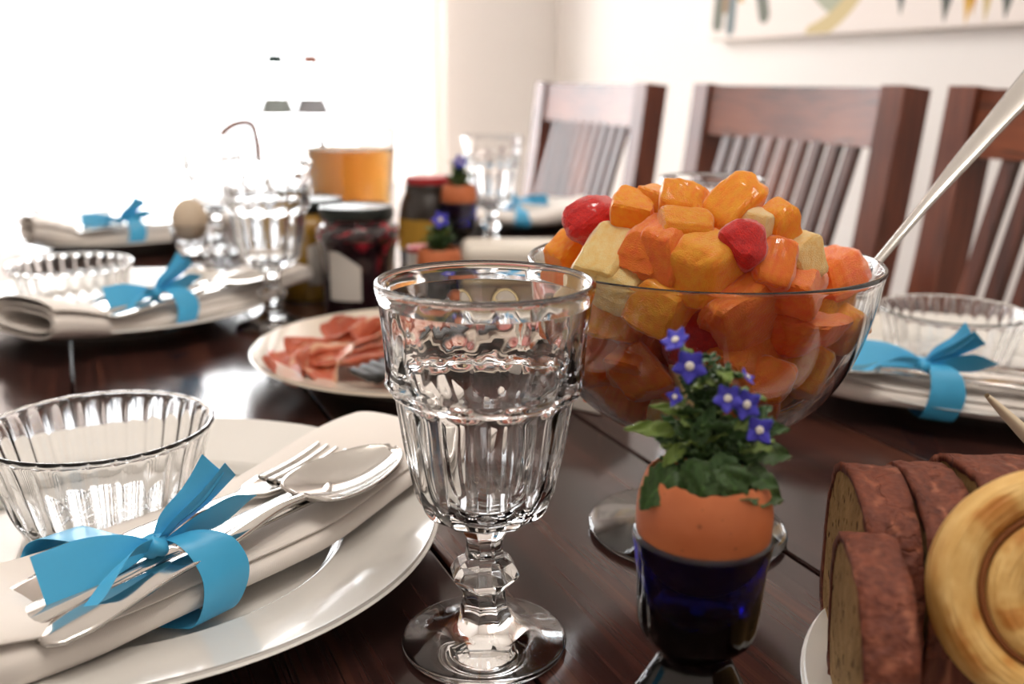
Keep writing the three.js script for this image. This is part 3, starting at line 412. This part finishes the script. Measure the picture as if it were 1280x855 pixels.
function makePlant(o, top, seed, big) {   // o: shell group; top: height of the soil
  mesh('soil', new THREE.CylinderGeometry(0.0165, 0.0185, 0.004, 24).translate(0, top - 0.004, 0), soilMat, o);
  const r = rngOf(seed), right = V(0.9135, 0, 0.4067), out = V(-0.4067, 0, 0.9135);
  const toward = (tx, ty, tz) => right.clone().multiplyScalar(tx).addScaledVector(out, tz).add(V(0, top + ty, 0));
  if (big) [[-11, 7, 8, -24, -5, 13, 0, 0, 1], [-12, 17, 3, -28, 20, 3, 1, 1, 0.7], [2, 4, 14, 27, -2, 8, 0, 0, 0.8], [8, 11, 6, 29, 11, 2, 0, 0, 0.75], [-1, 11, 14, -7, -2, 20, 0, 0, 1.2], [3, 11, 15, 8, -2, 20, 0, 0, 1.2], [9, 17, 5, 26, 21, 4, 1, 0, 0.7], [-8, 23, 4, -20, 28, 4, 1, 1, 0.6], [5, 17, 8, 16, 29, 8, 1, 0, 0.8], [-6, 15, 8, -1, 29, 9, 1, 0, 0.8], [-4, 11, 12, -11, 0, 17, 0, 0, 1.1], [9, 6, 9, 22, 3, 12, 0, 0, 1], [-9, 14, 6, -17, 8, 9, 1, 1, 0.9], [2, 14, 12, 3, 2, 19, 1, 0, 1.3], [-4, 9, -6, -18, 14, -14, 0, 0, 1], [5, 9, -6, 18, 12, -14, 0, 0, 1]].forEach(([bx, by, bz, tx, ty, tz, g, lime, w]) => {
    const b = toward(bx / 1000, by / 1000, bz / 1000), t = toward(tx / 1000, ty / 1000, tz / 1000), d = t.clone().sub(b), len = d.length(); d.normalize();
    const n0 = out.clone().multiplyScalar(0.75).add(V(0, 0.8, 0)), zv = d.clone().cross(n0).normalize(), n = zv.clone().cross(d);
    const l = mesh('leaf', toothLeaf[g], lime ? limeLeaf : g ? darkLeaf : leafMat, o); l.matrixAutoUpdate = true; l.position.copy(b); l.quaternion.setFromRotationMatrix(new THREE.Matrix4().makeBasis(d, n, zv)); l.scale.set(len, len, len * w);
  });
  const small = [leafGeo(0.012, 0.0022, -0.1, 3, 0.3), leafGeo(0.0095, 0.0017, 0.2, 3, 0.3), leafGeo(0.008, 0.0028, 0.1, 3, 0.5)], parts = [[], [], []], stems = [];
  const tips = big ? [[-0.007, 0.044, 0.002], [0.002, 0.04, 0.004], [0.012, 0.03, 0.003], [-0.011, 0.026, 0.002], [0.017, 0.02, 0], [-0.014, 0.014, 0.004], [0.006, 0.022, 0.008], [-0.004, 0.022, 0.009], [0.0, 0.034, -0.006], [0.01, 0.016, 0.01]] : [[-0.006, 0.022, 0], [0.006, 0.024, 0.002], [0, 0.03, 0], [0.012, 0.014, 0], [-0.012, 0.012, 0.002], [0, 0.014, 0.01]];
  const M = new THREE.Matrix4(), Q = new THREE.Quaternion(), S = V(1, 1, 1);
  for (const [tx, ty, tz] of tips) {
    const tip = right.clone().multiplyScalar(tx).addScaledVector(out, tz).add(V(0, ty, 0)), root = tip.clone().multiplyScalar(0.25); root.y = -0.002;
    const d = tip.clone().sub(root), len = d.length(); Q.setFromUnitVectors(V(0, 1, 0), d.normalize()); stems.push(stemGo.clone().applyMatrix4(M.compose(root.clone().add(V(0, top, 0)), Q, V(1, len, 1))));
    const n = Math.round(len / 0.0016);
    for (let k = 0; k < n; k++) { const t = 0.25 + 0.75 * k / n, a = k * 2.4 + r(), q = root.clone().lerp(tip, t).add(V(0, top, 0)); const e = new THREE.Euler(R(-0.6, 0.6, r), a, R(0.1, 0.9, r), 'YZX'); const w = Math.floor(r() * 3); parts[w].push(small[w].clone().applyMatrix4(M.compose(q, Q.setFromEuler(e), S.clone().multiplyScalar(R(0.65, 1.15, r))))); }
  }
  [darkLeaf, limeLeaf, leafMat].forEach((m, i) => { if (parts[i].length) mesh('small_leaves', mergeGeometries(parts[i]), m, o).userData.kind = 'stuff'; });
  mesh('stems', mergeGeometries(stems), stemMat, o);
  const fl = big ? [[-0.0092, 0.0415, 0.008, -0.2, 0.25, 1, 0.72, 5], [-0.0135, 0.049, 0.004, -0.5, 0.8, 0.5, 0.62, 6], [0.0025, 0.0325, 0.013, -0.2, 0.45, 1, 0.62, 5], [0.0085, 0.0305, 0.013, 0.2, 0.2, 1, 0.66, 5], [0.0132, 0.022, 0.013, 0.1, 0.25, 1, 0.66, 4], [0.01, 0.0375, 0.006, 0.6, 0.7, 0.3, 0.42, 4], [-0.0135, 0.0315, 0.009, -0.6, 0.3, 0.6, 0.42, 4]] : [[0.002, 0.031, 0.006, 0, 0.5, 1, 1.2, 5]];
  for (const [x, y, z, nx, ny, nz, s, l] of fl) { const p = right.clone().multiplyScalar(x).addScaledVector(out, z), n = right.clone().multiplyScalar(nx).addScaledVector(out, nz).add(V(0, ny, 0)); flower(o, p.x, top + y, p.z, n.x, n.y, n.z, s, l); }
}
const cupG = (() => {
  const pr = profile([[0.0001, 0.0015], [0.022, 0.0006], [0.0255, 0.001, 1], [0.0264, 0.0025], [0.0258, 0.008], [0.0225, 0.0185], [0.0178, 0.0275], [0.0142, 0.0345], [0.0128, 0.0385], [0.0136, 0.0422], [0.0182, 0.0463], [0.0204, 0.052], [0.0212, 0.06], [0.0222, 0.072], [0.0235, 0.082], [0.0238, 0.0848], [0.023, 0.0856], [0.0222, 0.0848], [0.021, 0.072], [0.0192, 0.06], [0.0145, 0.0535], [0.0001, 0.0505]], 4);
  return turned(pr, 96, (r, y, a, t) => { if (t > 0.72) return r; const k = smooth(0.044, 0.05, y) * smooth(0.068, 0.06, y); const d = Math.abs(Math.sin(a * 5)); const f = smooth(0.002, 0.006, y) * smooth(0.02, 0.012, y); return r * (1 + 0.045 * k * (Math.pow(d, 0.6) - 0.5)) * (1 + 0.05 * f * (Math.abs(Math.cos(a * 5)) - 0.5)); });
})();
function eggSet(x, z, cupLabel, eggLabel, seed, big, cup = true, y0 = 0.064) {
  if (cup) tag(mesh('egg_cup', cupG, cobalt), cupLabel, 'egg cup', 'cobalt glass egg cups').position.set(x, T, z);
  const o = thing('eggshell_planter', eggLabel, 'planter', [x, T + y0, z], 0, 'eggshell planters'); mesh('eggshell', shellG, eggMat, o); makePlant(o, 0.041, seed, big); return o;
}
eggSet(0.187, -0.258, 'dark cobalt blue glass egg cup standing beside the sliced bread', 'brown eggshell planted with leafy blue flowers beside the sliced bread', 5, true);
eggSet(0.452, -1.185, 'cobalt blue glass egg cup beside the white cheese slab', 'small brown eggshell with a green sprig beside the white cheese slab', 9, false);
{ // the low one among the jars stands in a wooden ring
  const o = eggSet(0.335, -0.935, '', 'brown eggshell with green sprigs and one blue bloom beside the jam jars', 14, false, false, 0.028);
  tag(mesh('egg_ring', turned(profile([[0.015, 0], [0.021, 0, 1], [0.0225, 0.01], [0.021, 0.034, 1], [0.0195, 0.034, 1], [0.0185, 0.03], [0.014, 0.012], [0.015, 0, 1]], 4), 48), cobalt), 'low cobalt blue glass ring holding a brown eggshell among the jars', 'egg cup').position.set(0.335, T, -0.935);
}
{ const o = tag(mesh('egg_cup', cupG, glass), 'clear glass egg cup beside the goblet and plate closest to the window', 'egg cup'); o.position.set(0.128, T, -1.24); o.scale.y = 0.75;
  const e = new THREE.SphereGeometry(0.0215, 32, 24).scale(1, 1.25, 1); tag(mesh('boiled_egg', e, phys({ color: 0xd9c6ae, roughness: 0.5 })), 'plain beige egg standing in an egg cup near the window', 'egg').position.set(0.128, T + 0.0695, -1.24); }

// ---------- bread plate ----------
{
  const p = tag(mesh('side_plate', turned(plateProfile(0.12, 0.02, 0.9), 96), porcelain), 'white plate under the sliced dark bread and coiled bun', 'plate'); p.position.set(0.333, T, -0.185);
}
const crustTex = tex(512, 256, (u, v) => { const n = fbm(u * 9, v * 9, 4, 4), m = fbm(u * 40, v * 40, 8, 3), f = smooth(0.1, 0.4, fbm(u * 14 + 7, v * 14, 11, 3)); const k = clamp(0.5 + n * 0.9); return [0.36 + 0.13 * k + m * 0.16 + f * 0.17, 0.175 + 0.07 * k + m * 0.12 + f * 0.15, 0.115 + 0.04 * k + m * 0.09 + f * 0.13]; }, 1, 1);
const crustBump = tex(512, 256, (u, v) => { const n = 0.5 + 0.5 * fbm(u * 16, v * 16, 2, 4), c = Math.abs(fbm(u * 7, v * 7, 9, 3)); return [0, 0, 0].map(() => n * (c < 0.01 ? 0.6 : 1)); }, 1, 1, false);
const crustMat = std({ map: crustTex, roughness: 0.72, bumpMap: crustBump, bumpScale: 0.003 });
const crumbTex = tex(512, 512, (u, v) => { const n = fbm(u * 10, v * 10, 6, 4), h = noise.noise(u * 34, v * 22, 3) + 0.5 * noise.noise(u * 70, v * 46, 5), k = smooth(0.38, 0.62, h); return [0.66 + n * 0.16 - 0.3 * k, 0.52 + n * 0.15 - 0.28 * k, 0.33 + n * 0.12 - 0.2 * k]; });
const crumbBump = tex(512, 512, (u, v) => { const h = noise.noise(u * 34, v * 22, 3) + 0.5 * noise.noise(u * 70, v * 46, 5), n = 0.8 - 0.8 * smooth(0.3, 0.65, h) + 0.15 * fbm(u * 60, v * 60, 2, 2); return [n, n, n]; }, 1, 1, false);
const crumbMat = std({ map: crumbTex, roughness: 0.95, bumpMap: crumbBump, bumpScale: 0.003 });
function outline(t, w, h) {   // loaf cross-section, t round it from the bottom's one end
  const a = t * Math.PI * 2, c = Math.cos(a), s = Math.sin(a), e = s > 0 ? 0.78 : 0.42; return [Math.sign(c) * Math.abs(c) ** (s > 0 ? 0.8 : 0.45) * w / 2 * (s < 0 ? 0.93 + 0.07 * (1 + s) : 1), h * 0.42 + (s > 0 ? h * 0.58 : h * 0.42) * Math.sign(s) * Math.abs(s) ** e];
}
function breadPiece(name, label, thick, w, h, seed, cap) {   // x: along the loaf, z: across
  const o = thing(name, label, 'bread', [0, 0, 0], 0, name === 'bread_slice' ? 'cut bread slices' : undefined);
  mesh('crust', sheet((u, v) => { const [z, y] = outline(u, w, h), n = 1 + 0.035 * noise.noise(z * 60 + seed, y * 60, v * thick * 60) + 0.026 * noise.noise(z * 190, y * 190 + seed, v * thick * 190), k = cap ? 1 - 0.75 * smooth(0.72, 1, v) ** 2.2 : 1; return V((v - 0.5) * thick, h * 0.42 + (y - h * 0.42) * n * k, z * n * k); }, 96, cap ? 26 : 6, 0.0032), crustMat, o);
  { const uv = o.children[0].geometry.attributes.uv; for (let i = 0; i < uv.count; i++) uv.setXY(i, uv.getX(i) * 2.6 + seed * 0.13, uv.getY(i) * thick / 0.1 + seed * 0.37); }
  const n = 64;
  for (const sx of cap ? [-1] : [-1, 1]) {
    const f = [sx * (thick / 2 - 0.0006), h * 0.42, 0], uv = [0.5, 0.5], ix = [];
    for (let i = 0; i <= n; i++) { const [z, y] = outline(i / n, w * 0.985, h * 0.99); f.push(sx * (thick / 2 - 0.0006), y, z); uv.push(0.5 + z / 0.1, y / 0.1); }
    for (let i = 1; i <= n; i++) sx < 0 ? ix.push(0, i, i + 1) : ix.push(0, i + 1, i);
    const g = new THREE.BufferGeometry(); g.setAttribute('position', new THREE.Float32BufferAttribute(f, 3)); g.setAttribute('uv', new THREE.Float32BufferAttribute(uv, 2)); g.setIndex(ix); g.computeVertexNormals(); mesh('crumb', g, crumbMat, o);
  }
  return o;
}
{
  const BY = T + 0.011, put = (o, x, y, z, ry, rz = 0, rx = 0) => { o.position.set(x, BY + y, z); o.rotation.order = 'YZX'; o.rotation.set(rx, ry, rz); };
  put(breadPiece('bread_slice', 'leaning dark bread slice in front, its pale crumb face turned to the egg cup', 0.0165, 0.08, 0.072, 3), 0.2335, 0.001, -0.221, -0.6, 0.05, 0);
  put(breadPiece('bread_slice', 'first upright dark bread slice of the cut loaf with exposed crumb', 0.018, 0.085, 0.08, 11), 0.265, 0.001, -0.2575, -0.55, 0.02, 0);
  put(breadPiece('bread_slice', 'second upright dark bread slice between first slice and loaf', 0.018, 0.085, 0.0815, 19), 0.2808, 0.001, -0.2478, -0.54, 0.01, 0);
  put(breadPiece('bread_loaf', 'uncut end of the dark crusted bread loaf behind its slices', 0.12, 0.088, 0.086, 27, true), 0.3445, 0, -0.2165, -0.46, 0, 0);
}
// coiled bun
const bunTex = tex(256, 256, (u, v) => { const n = fbm(u * 8, v * 8, 3, 4), b = smooth(0.05, 0.35, fbm(u * 4 + 3, v * 4, 17, 3)), k = clamp(0.5 + n * 1.3); return [0.86 + 0.09 * k - 0.12 * b, 0.66 + 0.14 * k - 0.2 * b, 0.36 + 0.16 * k - 0.2 * b]; });
const bunTop = tex(256, 256, (u, v) => { const n = fbm(u * 20, v * 8, 13, 4), k = clamp(0.5 + n * 1.2); return [0.86 + 0.06 * k, 0.58 + 0.14 * k, 0.24 + 0.14 * k]; });
const bunG = grid((u, v) => {
  const turns = 2.6, a = u * turns * Math.PI * 2, rad = 0.0035 + 0.0118 * (u * turns), b = v * Math.PI * 2, e = 0.8;
  const rr = 0.0061 * Math.min(1, 0.75 + u * 4) * (u > 0.94 ? Math.sqrt(Math.max(0.001, 1 - ((u - 0.94) / 0.06) ** 2)) : 1), ax = 0.0165 * (1.12 - 0.16 * u) * (u > 0.94 ? Math.sqrt(Math.max(0.001, 1 - ((u - 0.94) / 0.06) ** 2)) : 1);
  const c = Math.cos(b), s = Math.sin(b), q = rad + Math.sign(c) * Math.abs(c) ** e * rr * (1 + 0.1 * noise.noise(a, v * 3, 1)), h = Math.sign(s) * Math.abs(s) ** e * ax * (1 + 0.06 * noise.noise(a * 1.5, v * 4, 5));
  return V(q * Math.cos(a), h, q * Math.sin(a));
}, 220, 28, false, true);
{
  bunTex.repeat.set(7, 1); const bm = std({ map: bunTex, roughness: 0.6, bumpMap: fleshBump, bumpScale: 0.0015 });
  const fillG = sheet((u, v) => { const turns = 1.1, w = (0.35 + u * turns), a = w * Math.PI * 2, q = 0.0035 + 0.0118 * w + 0.0059; return V(q * Math.cos(a), (v - 0.5) * 0.0265, q * Math.sin(a)); }, 120, 4, 0.0016), fill = std({ color: 0x8a4f22, roughness: 0.75 });
  const bun = (label) => { const o = thing('coiled_bun', label, 'bun', [0, 0, 0], 0, 'coiled buns'); mesh('dough', bunG, bm, o); mesh('filling', fillG, fill, o); return o; };
  const a = bun('golden baked bun coiled like a snail leaning on the bread'); a.position.set(0.2685, T + 0.079, -0.1855); a.quaternion.setFromUnitVectors(V(0, 1, 0), V(-0.5, 0.4, 0.77).normalize()); a.rotateY(2.2); a.scale.set(1.16, 0.62, 1.16);
  const b = bun('golden coiled bun lying flat on the bread plate underneath the other bun'); b.position.set(0.318, T + 0.03, -0.165);
}
{ // pale wooden spreader leaning over the loaf
  const g = grid((u, v) => { const a = v * 6.2832, w = 0.0012 + 0.0085 * Math.pow(Math.sin(Math.min(1, u * 1.1 + 0.02) * Math.PI / 2), 0.7), e = u > 0.98 ? 0.4 : 1; return V(u * 0.11, Math.sin(a) * w * 0.55 * e, Math.cos(a) * w * e); }, 40, 20, false, true);
  const o = tag(mesh('wooden_spreader', g, std({ color: 0xdccbb0, roughness: 0.6 })), 'pale tapered butter spreader handle resting behind the bread loaf', 'spreader');
  const d = V(0.075, -0.075, 0.035).normalize(), zz = d.clone().cross(V(0, 1, 0)).normalize(), yy = zz.clone().cross(d); o.quaternion.setFromRotationMatrix(new THREE.Matrix4().makeBasis(d, yy, zz)); o.position.set(0.372, T + 0.098, -0.305);
}

// ---------- meat plate ----------
tag(mesh('serving_plate', turned(plateProfile(0.136, 0.026, 1), 112), creamware), 'cream serving plate holding folded slices of ham', 'plate').position.set(0.252, T, -0.745);
const hamTex = tex(256, 256, (u, v) => { const n = fbm(u * 5, v * 9, 3, 4), f = smooth(0.1, 0.3, fbm(u * 3 + 4, v * 12, 8, 3)), e = smooth(0.88, 0.97, v); const k = clamp(0.5 + n); return [0.76 + 0.12 * k + 0.12 * Math.max(f, e), 0.33 + 0.12 * k + 0.36 * Math.max(f, e), 0.2 + 0.1 * k + 0.36 * Math.max(f, e)]; });
const hamMat = phys({ map: hamTex, roughness: 0.4, clearcoat: 0.3, clearcoatRoughness: 0.3, transmission: 0.22, thickness: 0 });
const paleHam = phys({ color: 0xe6b09a, roughness: 0.45, clearcoat: 0.2, transmission: 0.15, thickness: 0 });
const salamiTex = tex(256, 256, (u, v) => { const h = noise.noise(u * 26, v * 26, 2); const k = smooth(0.1, 0.3, h); return [0.72 + 0.18 * k, 0.32 + 0.34 * k, 0.3 + 0.3 * k]; });
function hamGeo(seed, L, Wd, amp, folds, curl) { return sheet((u, v) => { const s = u - 0.5, t = v - 0.5, ph = seed * 1.7; const fold = Math.sin(t * Math.PI * 2 * folds + ph + s * 2) * amp * (0.6 + 0.4 * Math.cos(s * 4 + ph)); return V(s * L * (1 - curl * t * t) + 0.004 * Math.sin(t * 9 + ph), 0.004 + amp * 1.1 + fold + 0.003 * noise.noise(u * 5 + seed, v * 5, 1), t * Wd * (0.55 + 0.1 * Math.sin(s * 5)) + Math.cos(t * Math.PI * 2 * folds + ph) * amp * 0.7); }, 36, 44, 0.0012); }
[[0.155, -0.735, 0.075, 0.08, 0.011, 1.6, 0.5, 1.2], [0.185, -0.77, 0.08, 0.08, 0.012, 1.5, 0.4, 0.3], [0.2, -0.72, 0.085, 0.07, 0.009, 1.3, 0.3, -0.4], [0.225, -0.795, 0.08, 0.09, 0.013, 1.4, 0.3, 0.7], [0.275, -0.77, 0.08, 0.08, 0.01, 1.5, 0.3, 1.9]].forEach(([x, z, L, w, a, f, c, ry], i) => {
  const m = tag(mesh('ham_slice', hamGeo(i + 1, L, w, a, f, c), hamMat), 'thin raw ham slice folded in waves on the cream plate', 'ham', 'folded ham slices'); m.position.set(x, T + 0.0105, z); m.rotation.y = ry;
});
{ const m = tag(mesh('cooked_ham_slice', hamGeo(9, 0.09, 0.11, 0.004, 0.7, 0.2), paleHam), 'pale pink cooked ham slice draped over the raw ham', 'ham'); m.position.set(0.262, T + 0.022, -0.735); m.rotation.y = 0.3;
  const k = tag(mesh('dark_strip', sheet((u, v) => V((u - 0.5) * 0.1, 0.0035 + 0.0012 * Math.sin(u * 60), (v - 0.5) * 0.048 * (0.55 + 0.45 * smooth(0, 0.35, u))), 60, 4, 0.005), std({ color: 0x1d1d1e, roughness: 0.5 })), 'dark ribbed strip lying beside the ham on the cream plate', 'garnish'); k.position.set(0.226, T + 0.024, -0.682); k.rotation.y = 0.25;
  for (let i = 0; i < 3; i++) { const s = tag(mesh('salami_slice', sheet((u, v) => { const a = u * 6.2832, q = 0.002 + v * 0.032; return V(q * Math.cos(a), 0.003 * Math.sin(a * 2 + i) * v, q * Math.sin(a)); }, 40, 8, 0.0016), phys({ map: salamiTex, roughness: 0.45, clearcoat: 0.2 })), 'round reddish salami slice seen through the goblet on the cream plate', 'salami', 'salami slices'); s.position.set(0.315 + i * 0.018, T + 0.024 + i * 0.004, -0.735 - i * 0.018); s.rotation.set(0.12, 0, 0.1 - 0.1 * i); } }
{ const o = thing('paper_carton', 'small white paper carton standing behind the fruit bowl foot', 'carton', [0.345, T, -0.632], 0.55); mesh('box', rbox(0.05, 0.045, 0.05, 0.002, 0, 0.0225, 0), std({ color: 0xe6e0d8, roughness: 0.7 }), o); mesh('flap', rbox(0.052, 0.002, 0.052, 0.0008, 0, 0.0462, 0), std({ color: 0xdad4cc, roughness: 0.7 }), o); }

// ---------- jars, jug, bottles and the rest ----------
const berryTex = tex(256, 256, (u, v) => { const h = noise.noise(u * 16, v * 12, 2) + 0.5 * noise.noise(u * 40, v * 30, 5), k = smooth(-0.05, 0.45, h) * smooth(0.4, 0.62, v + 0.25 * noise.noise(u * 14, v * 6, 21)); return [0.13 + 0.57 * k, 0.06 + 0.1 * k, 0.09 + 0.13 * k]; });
const honeyMat = phys({ color: 0xa9802c, roughness: 0.15, clearcoat: 0.8, clearcoatRoughness: 0.05 });
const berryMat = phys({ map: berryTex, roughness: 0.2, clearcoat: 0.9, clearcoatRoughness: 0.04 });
const lidMat = phys({ color: 0x2c322f, roughness: 0.3, metalness: 0.5 });
const paperMat = std({ color: 0xe2dcd3, roughness: 0.7 });
const jarBody = turned(profile([[0.0001, 0.002], [0.032, 0.0008], [0.0355, 0.002], [0.037, 0.006], [0.0375, 0.03], [0.0385, 0.06], [0.0425, 0.074], [0.0435, 0.082], [0.041, 0.089], [0.0355, 0.093], [0.0345, 0.097], [0.0001, 0.097]], 4), 72);
const jarLid = turned(profile([[0.0001, 0.0965], [0.0365, 0.0965, 1], [0.0382, 0.0975], [0.0385, 0.105], [0.0372, 0.1085], [0.034, 0.1092], [0.032, 0.1078], [0.0001, 0.1075]], 4), 72);
const patch = (a0, a1, y0, y1, cutTop) => sheet((u, v) => { const a = a0 + (a1 - a0) * u, t = cutTop ? v * (1 - 0.4 * Math.pow(Math.abs(u - cutTop), 1.2)) : v, y = y0 + (y1 - y0) * t; return V(0.0385 * (1 + 0.05 * smooth(0.05, 0.078, y)) * Math.cos(a), y, -0.0385 * (1 + 0.05 * smooth(0.05, 0.078, y)) * Math.sin(a)); }, 24, 10, 0.0003);
const face = Math.atan2(-0.9135, -0.4067) * -1;   // towards the diner with the camera
{
  const j = thing('jam_jar', 'jar of dark berry jam with dark lid and white label', 'jar', [0.268, T, -1.0]);
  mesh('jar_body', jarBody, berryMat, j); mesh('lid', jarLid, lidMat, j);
  mesh('label', patch(face + 3.14159 + 0.55, face + 3.14159 + 1.5, 0.018, 0.066, 0.9), paperMat, j); mesh('label', patch(face + 3.14159 - 1.5, face + 3.14159 - 0.6, 0.016, 0.07, 0.1), paperMat, j);
  const k = thing('honey_jar', 'jar of amber preserve with white label partly behind the berry jam', 'jar', [0.236, T, -1.082]);
  mesh('jar_body', jarBody, honeyMat, k); mesh('lid', jarLid, lidMat, k);
  mesh('label', patch(face + 3.14159 - 0.7, face + 3.14159 + 0.7, 0.02, 0.07, 0.5), paperMat, k);
  mesh('label_print', sheet((u, v) => { const a = face + 3.14159 - 0.1 + 0.4 * u, y = 0.042 + 0.007 * v; return V(0.0398 * Math.cos(a), y, -0.0398 * Math.sin(a)); }, 8, 2, 0.0003), std({ color: 0x4d53b8, roughness: 0.7 }), k);
  const p = thing('preserve_pot', 'dark waisted jar with red top and yellow label beside the orange juice', 'jar', [0.43, T, -1.24]);
  mesh('pot_body', turned(profile([[0.0001, 0], [0.034, 0], [0.038, 0.003, 1], [0.0395, 0.04], [0.0395, 0.062, 1], [0.037, 0.078], [0.031, 0.094], [0.0285, 0.104], [0.0001, 0.104]], 4), 64), phys({ color: 0x2b2420, roughness: 0.35, clearcoat: 0.4 }), p);
  mesh('lid', turned(profile([[0.0001, 0.104], [0.0295, 0.104, 1], [0.0305, 0.106], [0.03, 0.112], [0.0275, 0.1135, 1], [0.0001, 0.1125]], 4), 64), std({ color: 0xb3262c, roughness: 0.4 }), p);
  mesh('label', turned([[0.0398, 0.02], [0.0401, 0.0202], [0.0401, 0.0598], [0.0398, 0.06]], 64), std({ color: 0xb98d2e, roughness: 0.6 }), p);
}
{
  const j = thing('juice_jug', 'clear glass jug three quarters full of orange juice', 'jug', [0.345, T, -1.31]);
  mesh('jug_glass', turned(profile([[0.0001, 0.0015], [0.045, 0.0008], [0.0495, 0.002, 1], [0.051, 0.008], [0.0555, 0.08], [0.0605, 0.16], [0.0628, 0.1735], [0.0622, 0.175], [0.0608, 0.1735], [0.0585, 0.16], [0.0535, 0.08], [0.049, 0.012], [0.045, 0.008], [0.0001, 0.0078]], 5), 80), glass, j);
  mesh('juice', turned(profile([[0.0001, 0.0083], [0.0445, 0.0085], [0.0485, 0.0122], [0.053, 0.08], [0.0572, 0.146, 1], [0.0565, 0.1465], [0.0001, 0.1462]], 5), 64), phys({ color: 0xffffff, roughness: 0.6, transmission: 1, ior: 1.2, thickness: 0.05, attenuationColor: new THREE.Color(0.21, 0.075, 0.012), attenuationDistance: 0.1 }), j);
  const hc = new THREE.CatmullRomCurve3([V(0.059, 0.15, 0), V(0.085, 0.152, 0), V(0.1, 0.125, 0), V(0.09, 0.07, 0), V(0.055, 0.045, 0)]); const hg = mesh('handle', new THREE.TubeGeometry(hc, 40, 0.0065, 12), glass, j); hg.rotation.y = 2.0;
}
function bottle(x, z, cap, label, neck, lab) {
  const o = thing('water_bottle', label, 'bottle', [x, T, z], 0, 'water bottles by the window');
  mesh('bottle_glass', turned(profile([[0.0001, 0.002], [0.034, 0.001], [0.037, 0.004, 1], [0.0372, 0.02], [0.0372, 0.14], [0.034, 0.165], [0.022, 0.2], [0.0145, 0.225], [0.0135, 0.262], [0.0138, 0.268], [0.0115, 0.2685], [0.0115, 0.228], [0.019, 0.202], [0.0315, 0.165], [0.0345, 0.14], [0.0345, 0.02], [0.033, 0.007], [0.0001, 0.006]], 4), 56), glass, o);
  mesh('cap', new THREE.CylinderGeometry(0.0152, 0.0152, 0.018, 28).translate(0, 0.272, 0), std({ color: cap, roughness: 0.5 }), o);
  mesh('neck_label', turned([[0.0346, 0.166], [0.0352, 0.166], [0.0236, 0.198], [0.023, 0.198]], 48), phys({ color: neck, roughness: 0.97, transmission: 0.5, thickness: 0 }), o);
  
}
bottle(0.394, -2.05, 0x3f5a58, 'clear glass water bottle with grey green cap by the window', 0xc4cac6, 0xe8e6e2);
bottle(0.46, -2.03, 0xc98d7c, 'clear glass water bottle with pinkish cap by the window', 0xc9c8cc, 0xe8e0dc);
{
  const o = thing('handled_basket', 'small white basket with an arched brown cane handle near the bottles', 'basket', [0.275, T, -1.8], 0.35);
  mesh('basket_body', turned(profile([[0.0001, 0.002], [0.028, 0.001], [0.031, 0.004], [0.036, 0.05], [0.0385, 0.07], [0.0375, 0.072], [0.0355, 0.069], [0.033, 0.05], [0.028, 0.008], [0.0001, 0.006]], 4), 48), std({ color: 0xf2ece4, roughness: 0.7 }), o);
  mesh('handle', new THREE.TubeGeometry(new THREE.CatmullRomCurve3([V(-0.037, 0.065, 0), V(-0.037, 0.11, 0), V(-0.03, 0.14, 0), V(-0.002, 0.158, 0), V(0.028, 0.157, 0), V(0.037, 0.13, 0), V(0.037, 0.065, 0)]), 48, 0.0065, 10), std({ color: 0x8a4a20, roughness: 0.6 }), o);
}
{ // soft white cheese on a pale board
  const b = tag(mesh('cheese_board', rbox(0.15, 0.012, 0.1, 0.004, 0, 0.006, 0), std({ color: 0xe3cf9a, roughness: 0.6 })), 'pale yellow board under the white cheese slab', 'board'); b.position.set(0.487, T, -1.075); b.rotation.y = -0.3;
  const g = rbox(0.135, 0.036, 0.085, 0.01, 0, 0, 0, 6), p = g.attributes.position; for (let i = 0; i < p.count; i++) { const x = p.getX(i), y = p.getY(i), z = p.getZ(i), n = 0.0015 * noise.noise(x * 90, y * 90, z * 90); p.setXYZ(i, x + n - (y > 0 && x > 0.04 ? 0.012 : 0), y + n, z + n); } g.computeVertexNormals();
  const c = tag(mesh('cheese_slab', g, std({ color: 0xf0e8dc, roughness: 0.6 })), 'rounded white slab of soft cheese lying on a pale board', 'cheese'); c.position.set(0.487, T + 0.03, -1.075); c.rotation.y = -0.3;
}
{ const o = thing('cream_pot', 'tiny shiny white pot with red lid beside the berry jam', 'pot', [0.345, T, -1.02]); mesh('pot_body', turned(profile([[0.0001, 0], [0.011, 0], [0.0125, 0.002, 1], [0.0145, 0.02], [0.016, 0.05], [0.0145, 0.054], [0.0001, 0.054]], 4), 40), phys({ color: 0xe8e3dc, roughness: 0.15, metalness: 0.25 }), o); mesh('lid', turned(profile([[0.0001, 0.054], [0.0165, 0.054, 1], [0.0168, 0.057], [0.015, 0.0595], [0.0001, 0.0595]], 3), 40), std({ color: 0xb8302f, roughness: 0.4 }), o); }

scene.traverse((o) => { if (o.isMesh) { o.castShadow = true; o.receiveShadow = true; } });
renderer.render(scene, camera);
